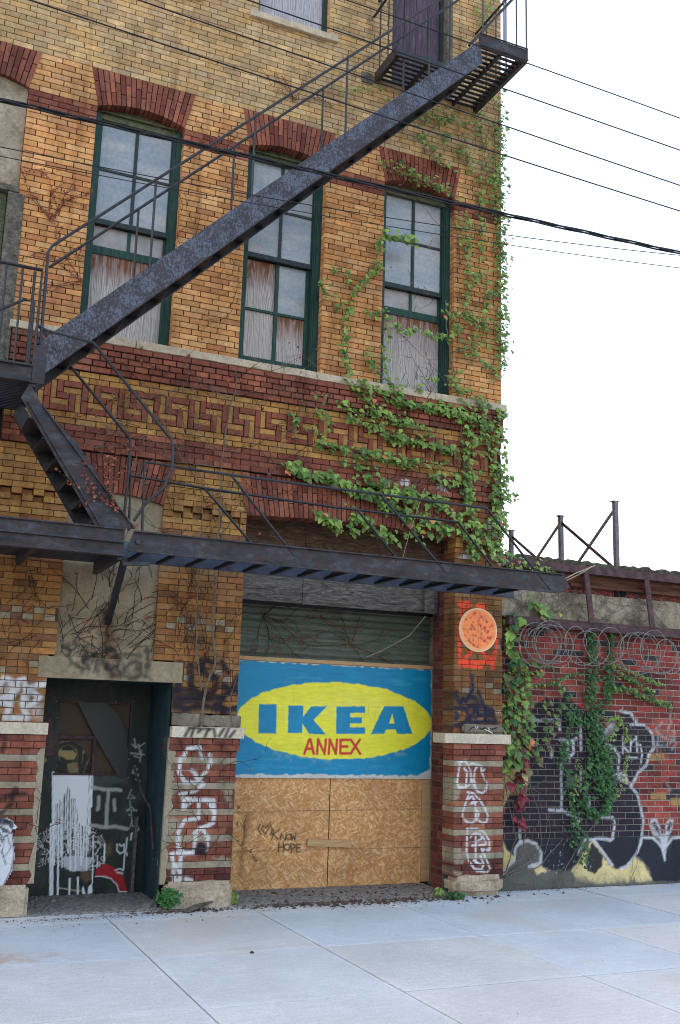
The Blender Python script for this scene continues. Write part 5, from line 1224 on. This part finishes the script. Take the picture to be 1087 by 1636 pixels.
cable([(0, 160), (272, 220), (500, 275), (613, 298), (797, 341), (1087, 404)], -3.0, .0085, 'thick twisted cable bundle crossing all three arched windows', 3)
cable([(0, 235), (272, 286), (500, 330), (797, 373), (1087, 408)], -3.0, .004, 'upper of the two hair-thin cables below the thick bundle')
cable([(0, 250), (272, 300), (500, 342), (797, 389), (1087, 428)], -3.0, .0036, 'lower of the two hair-thin cables below the thick bundle')

# ================================================================== CLIMBERS
LEAF = [(0, 0), (.20, -.13), (.40, .02), (.52, .34), (.31, .40), (.24, .62), (0, 1.0), (-.24, .62), (-.31, .40), (-.52, .34), (-.40, .02), (-.20, -.13)]
GRN = [(.15, .25, .04), (.11, .20, .035), (.20, .32, .055), (.085, .165, .03), (.24, .37, .07), (.14, .23, .04), (.06, .12, .022)]
DGRN = [(.022, .085, .020), (.030, .105, .025), (.018, .070, .018), (.04, .125, .03), (.05, .15, .03)]
YGR = [(.15, .26, .04), (.20, .30, .05), (.10, .20, .035), (.24, .28, .06)]
MIXG = [(.09, .17, .04), (.13, .20, .05), (.07, .13, .035), (.10, .07, .03), (.16, .13, .05)]
MAR = [(.16, .015, .025), (.22, .02, .03), (.10, .02, .02)]
ORL = (.62, .20, .08)
def leaf(mb, p, size, pal, q, up=.35, roll=.9):
    """one three-lobed leaf, hanging tip down, blade facing out from the wall"""
    n = Vector((q.uniform(-.45, .45), -1, q.uniform(-.1, up+.8))).normalized()
    t = Vector((q.uniform(-roll, roll), 0, -1)); t = (t-n*t.dot(n)).normalized(); s = t.cross(n)
    col = jig(q.choice(pal), .18); b = len(mb.v); k = q.uniform(.85, 1.1)
    mb.v.append(tuple(Vector(p)+t*(.34*size)+n*(.05*size))); mb.c.append(col)
    for x, y in LEAF:
        z = -.16*abs(x)-.12*(y-.3)**2+(q.uniform(-.03, .03))
        mb.v.append(tuple(Vector(p)+s*(x*size*k)+t*(y*size)+n*(z*size))); mb.c.append(col)
    m = len(LEAF)
    for i in range(m): mb.f.append((b, b+1+i, b+1+(i+1) % m))
def strand(mb, sm, pxs, dens, size, spread, pal, q, Y=-.03, lift=.07, stem=.003, red=.012):
    pts = [Vector(P(a, b, Y)) for a, b in pxs]
    if sm is not None and stem:
        path = []
        for a, b in zip(pts[:-1], pts[1:]):
            m = max(2, int((b-a).length/.06))
            for i in range(m): path.append(a.lerp(b, i/m)+Vector((q.uniform(-.008, .008), q.uniform(-.006, .004), q.uniform(-.008, .008))))
        path.append(pts[-1]); sm.tube(path, stem, stem*.6, n=5)
    for a, b in zip(pts[:-1], pts[1:]):
        L = (b-a).length
        for i in range(max(1, int(L*dens*1.75+q.random()))):
            c = a.lerp(b, q.random()); c = c+Vector((q.gauss(0, spread), -abs(q.gauss(0, lift))-.01, q.gauss(0, spread)))
            leaf(mb, c, size*.66*q.uniform(.5, 1.25), [ORL] if q.random() < red else pal, q)
def patch(mb, cx, cy, w, h, n, size, pal, q, Y=-.03, lift=.05, red=.01):
    for i in range(n):
        p = P(cx+q.uniform(-w, w), cy+q.uniform(-h, h), Y); leaf(mb, (p[0], p[1]-abs(q.gauss(0, lift)), p[2]), size*q.uniform(.6, 1.15), [ORL] if q.random() < red else pal, q)
q = random.Random(11)
IV = thing('climbing_ivy', 'bright green ivy spreading over the belt and the right corner of the yellow brick facade', 'ivy', (5.9, -.05, 0))
lm, sm = MB(), MB()
small = [[(640, 255), (656, 285), (672, 287), (700, 300)], [(668, 195), (672, 225), (690, 235), (700, 262), (716, 270)], [(700, 205), (716, 235), (738, 248), (757, 270)], [(736, 215), (745, 255), (762, 290), (770, 330)],
    [(662, 172), (690, 190), (710, 200)], [(680, 180), (720, 190), (760, 205)], [(612, 262), (650, 282), (668, 292)], [(675, 285), (700, 300), (716, 310), (732, 325)], [(760, 180), (772, 230), (778, 290), (786, 350)], [(785, 0), (775, 22), (768, 45), (762, 52)], [(758, 8), (766, 28), (776, 28)],
    [(738, 335), (745, 370), (742, 400), (750, 440), (742, 480), (752, 520), (760, 560)], [(760, 330), (770, 360), (765, 420), (775, 470), (770, 520), (780, 560)], [(726, 350), (735, 395), (748, 400)], [(745, 440), (760, 455), (778, 465)], [(735, 500), (760, 510), (790, 530)], [(730, 560), (760, 565), (790, 600)]]
for s_ in small: strand(lm, sm, s_, 44, .078, .040, GRN, q, stem=.003)
for s_ in ([(797, 150), (797, 230), (799, 300), (800, 380), (800, 450), (801, 520), (801, 590)], [(790, 200), (792, 300), (795, 400), (796, 500), (797, 600)]): strand(lm, sm, s_, 62, .078, .035, YGR+GRN, q, stem=.004)
strand(lm, sm, [(560, 147), (600, 142), (614, 158), (618, 180)], 24, .055, .03, GRN, q, stem=.002); strand(lm, sm, [(524, 140), (550, 147), (572, 144)], 40, .05, .02, GRN, q, stem=.002)
patch(lm, 715, 400, 70, 200, 0, .06, GRN, q)
# window-side strands
for s_, d_ in (([(618, 362), (604, 395), (598, 430), (574, 455), (556, 480), (548, 520), (545, 560), (556, 600), (590, 622)], 46), ([(526, 432), (550, 440), (562, 458)], 26), ([(510, 450), (518, 470), (540, 490), (548, 505)], 30), ([(615, 438), (600, 428), (585, 445)], 22),
               ([(583, 560), (592, 580), (600, 600)], 40), ([(613, 380), (640, 384), (662, 390)], 60), ([(606, 500), (640, 535), (662, 528), (690, 540), (716, 540)], 40), ([(614, 525), (612, 560), (613, 600), (622, 625)], 34), ([(612, 590), (630, 618)], 10), ([(700, 500), (722, 505), (745, 500)], 34), ([(720, 510), (735, 545), (745, 560)], 34),
               ([(660, 622), (676, 612), (700, 608)], 26), ([(706, 600), (716, 612), (730, 622), (745, 630)], 60), ([(578, 497), (610, 502)], 20), ([(515, 480), (514, 455)], 18)):
    strand(lm, sm, s_, d_, .088, .026, GRN, q, stem=.003)
# belt: hanging rows of big leaves
rows = [([(590, 616), (615, 630), (640, 625), (625, 640)], 50, .095, .03), ([(545, 600), (560, 615), (600, 640)], 34, .085, .03), ([(625, 642), (660, 648), (700, 655), (735, 662)], 85, .105, .03), ([(500, 632), (520, 636)], 26, .07, .02), ([(505, 655), (520, 665), (525, 690)], 36, .085, .02),
    ([(540, 640), (560, 655), (580, 668), (600, 660)], 46, .09, .03), ([(548, 668), (575, 675), (600, 682), (620, 676)], 44, .09, .025), ([(565, 615), (590, 650), (625, 665), (660, 680), (690, 690)], 50, .10, .04), ([(610, 690), (640, 705), (680, 708), (720, 720)], 85, .105, .03), ([(600, 725), (640, 735), (660, 740)], 70, .10, .03),
    ([(500, 705), (530, 715), (560, 722), (600, 730)], 44, .095, .03), ([(490, 685), (505, 690), (515, 700)], 40, .085, .02), ([(460, 660), (470, 670), (468, 690)], 26, .08, .02), ([(540, 738), (570, 745), (600, 748)], 36, .09, .025),
    ([(455, 745), (480, 752), (500, 762), (520, 762), (545, 775)], 88, .125, .030), ([(520, 762), (560, 780), (600, 790), (640, 795), (660, 800)], 88, .125, .035), ([(580, 765), (610, 775), (660, 790), (700, 800)], 60, .115, .035), ([(690, 760), (720, 770), (760, 780)], 46, .10, .04),
    ([(512, 818), (525, 830), (540, 850)], 80, .125, .035), ([(560, 812), (575, 830), (600, 850), (630, 862)], 66, .12, .035), ([(600, 800), (640, 820), (680, 830), (720, 850)], 66, .12, .04), ([(560, 825), (562, 845), (555, 855)], 50, .12, .025), ([(640, 845), (690, 860)], 34, .10, .04),
    ([(735, 640), (748, 700), (745, 760), (750, 820), (765, 870)], 70, .10, .045), ([(760, 640), (775, 700), (790, 760), (790, 820), (780, 880)], 80, .10, .05), ([(795, 650), (800, 720), (800, 800), (795, 880), (800, 905)], 60, .10, .04), ([(700, 640), (720, 660), (740, 668), (790, 680)], 60, .10, .04),
    ([(700, 800), (730, 830), (745, 860), (755, 890)], 60, .105, .04), ([(800, 790), (825, 795)], 60, .08, .02), ([(670, 740), (700, 745), (720, 735)], 30, .09, .03), ([(640, 660), (640, 690), (635, 720)], 26, .09, .03)]
for s_, d_, z_, sp in rows: strand(lm, sm, s_, d_*.9, z_, sp, GRN, q, lift=.05, stem=.004)
strand(None or lm, sm, [(762, 905), (755, 850), (745, 780), (740, 720), (735, 660), (728, 610), (715, 540), (712, 480)], 4, .08, .03, GRN, q, stem=.013)
obj('foliage', lm, 'leaf', IV); obj('stem', sm, 'bark', IV)
# evergreen columns on the low wall
IV2 = thing('wall_ivy', 'dark green ivy columns with bright side shoots on the graffiti wall', 'ivy', (7.7, .1, 0))
lm, sm = MB(), MB(); YV = .12
for s_, d_, z_, sp, pal in (([(940, 1010), (945, 1060), (940, 1110), (945, 1160)], 150, .07, .035, DGRN), ([(975, 1010), (970, 1060), (968, 1110), (955, 1140)], 120, .065, .03, DGRN), ([(905, 1140), (935, 1150), (950, 1190), (935, 1230)], 80, .075, .045, DGRN),
    ([(950, 1160), (955, 1220), (960, 1270)], 200, .075, .055, DGRN), ([(965, 1190), (970, 1240), (968, 1290), (950, 1300)], 150, .075, .045, DGRN), ([(935, 1240), (930, 1290), (950, 1300)], 110, .07, .04, DGRN), ([(905, 1110), (915, 1130), (900, 1200), (895, 1230)], 60, .06, .03, DGRN),
    ([(905, 1230), (912, 1290), (915, 1340), (930, 1350)], 80, .065, .05, DGRN), ([(930, 1330), (935, 1360), (925, 1380)], 50, .06, .03, DGRN), ([(925, 1075), (900, 1080), (880, 1092), (848, 1095)], 60, .05, .014, DGRN+YGR), ([(970, 1060), (1000, 1070), (1030, 1085), (1055, 1093)], 90, .05, .012, YGR),
    ([(965, 1100), (1000, 1100), (1030, 1115), (1068, 1128)], 150, .055, .02, DGRN+YGR), ([(985, 1075), (1010, 1088), (1040, 1110)], 120, .055, .016, DGRN+YGR), ([(965, 1150), (985, 1145), (998, 1165), (996, 1185)], 120, .05, .012, YGR), ([(990, 1150), (970, 1180), (962, 1200)], 90, .045, .012, YGR), ([(1000, 1205), (995, 1235), (985, 1260), (980, 1275)], 80, .04, .008, YGR),
    ([(920, 1210), (918, 1250), (910, 1280)], 60, .04, .008, YGR), ([(895, 1180), (900, 1200), (890, 1215)], 60, .065, .03, DGRN)):
    strand(lm, sm, s_, d_, z_, sp, pal, q, Y=YV, lift=.045, stem=.004, red=.004)
obj('foliage', lm, 'leaf', IV2); obj('stem', sm, 'bark', IV2)
# autumn creeper beside the pier
IV3 = thing('autumn_creeper', 'pale green and dark red creeper hanging between the right pier and the razor wire', 'creeper', (6.6, .1, 0))
lm, sm = MB(), MB()
for s_, d_, z_, sp, pal in (([(845, 960), (870, 985), (885, 990)], 60, .11, .05, GRN+MIXG), ([(815, 985), (812, 1010), (808, 1040)], 70, .10, .04, GRN+DGRN), ([(820, 1040), (815, 1090), (810, 1150), (815, 1190)], 90, .09, .05, GRN+DGRN+MIXG), ([(835, 1060), (838, 1110), (830, 1160), (835, 1200)], 80, .09, .05, MIXG+GRN),
    ([(806, 1190), (808, 1230)], 60, .09, .02, GRN), ([(815, 1190), (830, 1220), (825, 1250)], 46, .12, .035, MIXG+MAR), ([(812, 1240), (832, 1262), (820, 1300), (832, 1320)], 20, .11, .04, MAR), ([(870, 1110), (875, 1150), (870, 1200)], 36, .07, .04, MIXG), ([(885, 1090), (900, 1110), (880, 1160)], 36, .065, .04, DGRN+MIXG), ([(848, 1180), (855, 1210), (850, 1225)], 50, .07, .03, MIXG),
    ([(845, 1050), (855, 1080), (870, 1060)], 40, .07, .04, DGRN+MIXG)):
    strand(lm, sm, s_, d_*.62, z_*1.5, sp, pal, q, Y=.10, lift=.06, stem=.006, red=.02)
def wander(mb, p, ang, L, r, q, Y, curl=.5, grav=0, br=.0, depth=0, step=.05, acc=None, tw=.5):
    """one wandering twig in the wall plane with side branches"""
    pts = []; x, z = p; n = max(3, int(L/step))
    r *= 1.2
    for i in range(n):
        pts.append((x, Y-.004-r-q.random()*.008, z)); ang += q.gauss(0, curl*.35)
        x += math.cos(ang)*step; z += math.sin(ang)*step+grav*step
        if q.random() < br and depth < 2 and i > 1:
            wander(mb, (x, z), ang+q.choice((-1, 1))*q.uniform(.35, 1.0)*tw*1.6, L*q.uniform(.3, .6), r*.62, q, Y, curl, grav, br*.7, depth+1, step, acc, tw)
    if acc is not None: acc.extend(pts)
    if len(pts) > 1: mb.tube(pts, r, r*.45, n=4, cap=False)
def gpath(mb, pxs, r0, r1, q, Y=-.03, jit=.008):
    pts = [Vector(P(a, b, Y)) for a, b in pxs]; path = []
    for a, b in zip(pts[:-1], pts[1:]):
        m = max(2, int((b-a).length/.07))
        for i in range(m): path.append(a.lerp(b, i/m)+Vector((q.uniform(-jit, jit), q.uniform(-.006, .006), q.uniform(-jit, jit))))
    path.append(pts[-1]); mb.tube(path, r0, r1, n=6)
    return path
for pts, r0 in (([(806, 1395), (835, 1370), (840, 1330), (832, 1290), (822, 1250)], .010), ([(806, 1400), (850, 1375), (866, 1350), (862, 1300), (848, 1260)], .008), ([(806, 1402), (860, 1385), (900, 1340)], .008), ([(808, 1392), (825, 1340), (812, 1280), (806, 1240), (815, 1180)], .008), ([(820, 1410), (855, 1415), (862, 1422)], .006), ([(892, 1418), (905, 1385), (930, 1340), (960, 1305)], .008), ([(848, 1260), (846, 1200), (850, 1120), (840, 1010)], .006),
                ([(848, 1100), (849, 1000), (850, 960)], .005), ([(832, 1240), (850, 1258), (868, 1270)], .005), ([(870, 1365), (880, 1330), (876, 1300)], .005)):
    gpath(sm, pts, r0, r0*.5, q, Y=.09)
obj('foliage', lm, 'leaf', IV3); obj('stem', sm, 'bark', IV3)
# yellowing tuft over the tarred edge
IV4 = thing('edge_ivy', 'yellow green ivy tuft spilling over the tarred wall edge behind the drop stair end', 'ivy', (6.7, .1, 3.6))
lm = MB()
for s_, d_, z_, sp in (([(806, 902), (825, 905), (850, 905), (878, 912)], 90, .075, .035), ([(812, 895), (840, 896)], 46, .07, .03)): strand(lm, None, s_, d_, z_, sp, YGR+GRN+[(.42, .22, .05)], q, Y=.05, lift=.05)
obj('foliage', lm, 'leaf', IV4)

# leafless creeper: stems from the foot of the middle pier, web over belt, stucco and shutter
BV = thing('bare_creeper', 'leafless brown creeper climbing the middle pier and webbing the red belt and grey stucco', 'creeper', (2.9, -.05, 0))
sm = MB(); tw = MB(); acc = []
for pts, r0, r1 in (([(318, 1190), (322, 1150), (330, 1095), (345, 1060), (340, 1000), (345, 900), (352, 820), (355, 740), (360, 700), (368, 650), (378, 620), (376, 590), (380, 572)], .014, .006), ([(322, 1100), (315, 1050), (314, 980), (318, 900), (323, 820), (325, 760)], .009, .004), ([(330, 1195), (355, 1180), (372, 1160), (368, 1120), (382, 1070)], .006, .003),
                    ([(376, 632), (410, 625), (450, 600)], .004, .002), ([(360, 735), (330, 700), (300, 680)], .004, .002), ([(356, 730), (300, 690), (260, 640), (230, 610)], .004, .002), ([(345, 745), (280, 738), (220, 700), (180, 690), (140, 650)], .005, .002), ([(380, 640), (340, 625), (310, 600)], .004, .002), ([(392, 700), (396, 660), (420, 640), (450, 615), (440, 590)], .004, .002),
                    ([(430, 590), (470, 600), (500, 580)], .004, .002), ([(400, 570), (440, 590), (480, 570), (540, 600)], .004, .002), ([(275, 720), (320, 760), (350, 800), (380, 850)], .003, .002)):
    gpath(sm, pts, r0, r1, q, Y=-.045)
def web(x0, x1, y0, y1, n, L, r, Y, br=.22, curl=.6, ang=None, grav=0):
    for i in range(n):
        p = P(q.uniform(x0, x1), q.uniform(y0, y1), Y); wander(tw, (p[0], p[2]), q.uniform(0, 6.28) if ang is None else ang+q.gauss(0, .5), L*q.uniform(.5, 1.3), r, q, Y, curl, grav, br, acc=acc)
dark = tw; tw = sm
web(260, 520, 585, 745, 34, .5, .0028, -.058); web(110, 300, 590, 700, 18, .45, .0028, -.055); web(130, 280, 690, 745, 12, .5, .003, -.055); web(640, 800, 600, 860, 12, .5, .0034, -.06, ang=1.6)
tw = dark
web(260, 520, 585, 745, 22, .5, .0028, -.056); web(110, 300, 590, 700, 12, .45, .0028, -.055)
web(265, 385, 770, 870, 18, .45, .0025, -.02); web(270, 380, 890, 1120, 34, .5, .0028, -.015, ang=1.5)
web(95, 245, 905, 1060, 40, .5, .0034, .02, ang=1.2); web(110, 240, 980, 1060, 18, .4, .0030, .02)
web(5, 80, 890, 1040, 18, .4, .0026, -.015); web(395, 520, 780, 830, 10, .4, .0026, -.03); web(280, 370, 1180, 1400, 20, .45, .0026, -.045); web(10, 60, 1290, 1400, 5, .35, .0024, -.045)
web(480, 560, 600, 700, 8, .35, .0024, -.05); web(600, 800, 170, 600, 44, .45, .0024, -.02, ang=-1.6); web(600, 800, 640, 850, 26, .5, .0032, -.05, ang=1.6); web(270, 390, 300, 560, 10, .6, .0024, -.02)
obj('stem', sm, 'bark', BV); obj('twigs', tw, 'twig', BV)
dl_ = MB()
for i in range(420):
    p = q.choice(acc); c_ = q.choice([(.20, .045, .02), (.15, .04, .02), (.30, .07, .03), (.12, .03, .02)])
    a = Vector(p)+Vector((q.uniform(-.02, .02), -.012, q.uniform(-.02, .02))); s_ = q.uniform(.010, .024)
    d1 = Vector((q.uniform(-1, 1), q.uniform(-.3, .1), q.uniform(-1, 1))).normalized()*s_; d2 = Vector((q.uniform(-1, 1), q.uniform(-.3, .1), q.uniform(-1, 1))).normalized()*s_*.7
    dl_.quad(tuple(a-d1), tuple(a+d2), tuple(a+d1), tuple(a-d2), c_)
obj('dry_leaves', dl_, 'leaf', BV)
def fan(name, lab, px, ang, n, L, Y, seed, r=.003, red=260, spread=.9):
    global acc, tw
    q2 = random.Random(seed); t = MB(); ac = []
    p = P(px[0], px[1], Y)
    for i in range(n): wander(t, (p[0], p[2]), ang+(i/(max(1, n-1))-.5)*2*spread+q2.gauss(0, .1), L*q2.uniform(.7, 1.2), r, q2, Y, .35, 0, .30, acc=ac, tw=.6)
    root = thing(name, lab, 'creeper', p); obj('twigs', t, 'twig', root)
    d = MB()
    for i in range(red):
        a = Vector(q2.choice(ac))+Vector((q2.uniform(-.018, .018), -.010, q2.uniform(-.018, .018))); s_ = q2.uniform(.008, .02)
        d1 = Vector((q2.uniform(-1, 1), -.2, q2.uniform(-1, 1))).normalized()*s_; d2 = Vector((q2.uniform(-1, 1), -.2, q2.uniform(-1, 1))).normalized()*s_*.7
        d.quad(tuple(a-d1), tuple(a+d2), tuple(a+d1), tuple(a-d2), q2.choice([(.24, .05, .02), (.16, .035, .02), (.32, .08, .03)]))
    obj('dry_leaves', d, 'leaf', root)
fan('withered_vine', 'fan of red brown withered vine on yellow brick left of the left window', (80, 352), 1.57, 6, .55, -.012, 3)
fan('withered_vine', 'red brown withered vine sprig high on the pale brick between top window and stair', (470, 160), 1.75, 5, .40, -.012, 5, red=150, spread=1.2)
fan('withered_vine', 'red withered vine on yellow brick between landing rail and left window plywood', (128, 450), 2.6, 5, .50, -.012, 8, red=170, spread=1.3)
fan('withered_vine', 'thin withered vine on yellow brick right of the left arched window', (352, 245), 1.9, 4, .45, -.012, 9, red=110, spread=.9)
fan('shutter_vine', 'dark withered vine web hanging over the green roller shutter', (420, 985), -.3, 9, .75, .76, 12, red=200, spread=1.5)
fan('shutter_vine', 'withered vine strands on the right half of the roller shutter', (560, 1030), 1.2, 7, .75, .76, 14, red=160, spread=2.2)
fan('stair_vine', 'red dry vine tangle clinging to the lower stair stringer', (185, 815), 2.2, 5, .55, -1.15, 16, red=220, spread=.35)
WB = thing('wall_top_vine', 'grey leafless vine web over the cement band of the low wall', 'creeper', (8, .1, 3.1))
tw = MB(); acc = []; web(815, 1087, 945, 995, 85, .55, .0030, .125, br=.3); web(820, 1087, 1010, 1100, 12, .6, .0030, .13, ang=-1.4); web(1010, 1087, 1100, 1380, 12, .9, .0028, .13, ang=-1.5); web(840, 940, 1150, 1400, 12, .7, .0028, .13, ang=-1.5)
obj('twigs', tw, 'bark', WB)
# thin pale rope from the stair rail down to the boards
mb = MB(); mb.tube([P(660, 780, -1.1), P(640, 830, -.9), P(585, 940, -.5)] and [P(679, 780, -.6), P(655, 850, -.3), P(640, 905, -.1)], .004, n=5); 
mb.tube([P(680, 985, .2), P(655, 1015, .5), P(610, 1040, .69), P(585, 1050, .69)], .005, n=5)
mb.tube([P(900, 926, -1.1), P(920, 916, -1.15), P(952, 903, -1.2)], .006, n=5); mb.tube([P(902, 929, -1.1), P(925, 918, -1.12), P(946, 906, -1.15)], .005, n=5)
simple('rope', [(.3, (.28, .24, .16)), (.7, (.42, .38, .28))], 40, .9)
o = obj('frayed_rope', mb, 'rope'); tag(o, 'pale frayed cord ends on the drop stair and over the roller shutter', 'cord')

# ================================================================== WEEDS AND RUBBLE
def weed(lab, px, py, n, h, w, pal, seed, name='weed'):
    q2 = random.Random(seed); b = PZ(px, py, 0); root = thing(name, lab, 'weed', b)
    lm, sm_ = MB(), MB()
    for i in range(n):
        a = q2.uniform(0, 6.28); d = q2.random()*w; hh = h*q2.uniform(.4, 1)
        tip = Vector((b[0]+math.cos(a)*d, b[1]+math.sin(a)*d*.5, hh)); mid = Vector((b[0]+math.cos(a)*d*.35, b[1]+math.sin(a)*d*.2, hh*.55))
        sm_.tube([b, mid, tip], .0025, .0012, n=4, cap=False)
        for k in range(5):
            c_ = mid.lerp(tip, k/4)+Vector((q2.uniform(-.025, .025), q2.uniform(-.02, .02), q2.uniform(-.02, .02)))
            s_ = q2.uniform(.018, .038); col = jig(q2.choice(pal), .2)
            d1 = Vector((q2.uniform(-1, 1), q2.uniform(-.6, .2), q2.uniform(-.3, .9))).normalized()*s_; d2 = d1.cross(Vector((q2.uniform(-.4, .4), -1, q2.uniform(0, .8)))).normalized()*s_*.45
            n0 = len(lm.v); lm.v += [tuple(c_-d1), tuple(c_+d2), tuple(c_+d1), tuple(c_-d2)]; lm.c += [col]*4; lm.f.append((n0, n0+1, n0+2, n0+3))
    obj('foliage', lm, 'leaf', root); obj('stem', sm_, 'leafstem', root)
simple('leafstem', [(.3, (.05, .09, .03)), (.7, (.08, .13, .04))], 20, .8)
WG = [(.035, .14, .025), (.05, .18, .035), (.025, .10, .022)]
weed('bright green bushy weed at the foot of the striped base beside the street door', 268, 1456, 70, .19, .13, WG, 1)
weed('small sparse weed where the plinth meets the strand board', 368, 1447, 16, .13, .08, YGR, 2)
weed('thin weed in the rubble in front of the right jamb', 702, 1434, 16, .07, .07, YGR, 3)
weed('flat dark green moss clump against the corner plinth stone', 726, 1437, 46, .05, .11, DGRN, 4)
weed('tiny weed sprouting from the plinth stone of the middle pier', 345, 1447, 12, .16, .05, YGR, 6)
mb = MB()
def chip(x, y, z, s, q2, col=(1, 1, 1)):
    n = len(mb.v); a = q2.uniform(0, 6.28)
    for k in range(5):
        t = a+k*1.257; mb.v.append((x+math.cos(t)*s*q2.uniform(.6, 1), y+math.sin(t)*s*q2.uniform(.6, 1), z)); mb.c.append(col)
    mb.v.append((x, y, z+s*q2.uniform(.4, .9))); mb.c.append(col)
    for k in range(5): mb.f.append((n+k, n+(k+1) % 5, n+5))
q3 = random.Random(5)
for i in range(1900):
    if q3.random() < .55: x = q3.gauss(4.7, .75); y = -.10-abs(q3.gauss(0, .10)) if q3.random() < .75 else q3.uniform(-.1, .65); s = abs(q3.gauss(0, .012))+.003
    elif q3.random() < .5: x = q3.gauss(2.75, .25); y = -.13-abs(q3.gauss(0, .05)); s = abs(q3.gauss(0, .010))+.003
    else: x = q3.uniform(.7, 6.2); y = -.1-abs(q3.gauss(0, .25)); s = abs(q3.gauss(0, .006))+.002
    if y > -.14 and not (3.25 < x < 5.6 or 1.4 < x < 2.55): continue
    z = .012 if y > -.14 else .001
    chip(x, y, z, min(s, .035), q3)
for i in range(420):
    x = q3.gauss(1.75, .45); y = -.22-abs(q3.gauss(0, .06)); chip(x, y, .001, q3.uniform(.003, .009), q3)
for i in range(500):
    x = q3.uniform(.3, 9); y = q3.uniform(-4.6, -.2) if q3.random() < .5 else -.3-abs(q3.gauss(0, .5)); chip(x, y, .001, q3.uniform(.002, .006), q3)
for i in range(260):
    x = q3.uniform(6.35, 9.5); y = .12-abs(q3.gauss(0, .06)); chip(x, y, .001, q3.uniform(.003, .010), q3)
o = obj('leaf_litter', mb, 'debris'); tag(o, 'dark dry leaf litter and crumbs along the foot of the building', 'litter'); o['kind'] = 'stuff'
for i, (px, py, w, h, lab) in enumerate(((234, 1450, .085, .05, 'grey stone at the right corner of the door threshold'), (85, 1441, .04, .03, 'small pale pebble inside the doorway beneath the white drips'), (403, 1521, .035, .018, 'small dark pebble alone on the pavement in front of the hoarding'), (560, 1432, .09, .03, 'flat grey rubble lump in front of the middle of the hoarding'), (628, 1427, .07, .035, 'brown rubble lump in front of the right hoarding board'), (672, 1424, .06, .03, 'small rubble lump close to the right jamb'))):
    b = PZ(px, py, .01); block(b[0]-w/2, b[0]+w/2, b[1]-w/3, b[1]+w/3, -.004, h, 30+i, k=.006, name='rubble_stone', parent=None, mat='grey_stone' if i != 2 else 'debris', cut=.004)
    o = C.objects[-1]; tag(o, lab, 'stone', 'loose stones')
a = PZ(296, 1456, .015); b = PZ(336, 1440, .06); mb = MB(); mb.bar(a, b, .07, .018); o = obj('loose_plank', mb, 'grey_timber'); tag(o, 'short weathered grey board leaning on the plinth of the middle pier', 'plank')
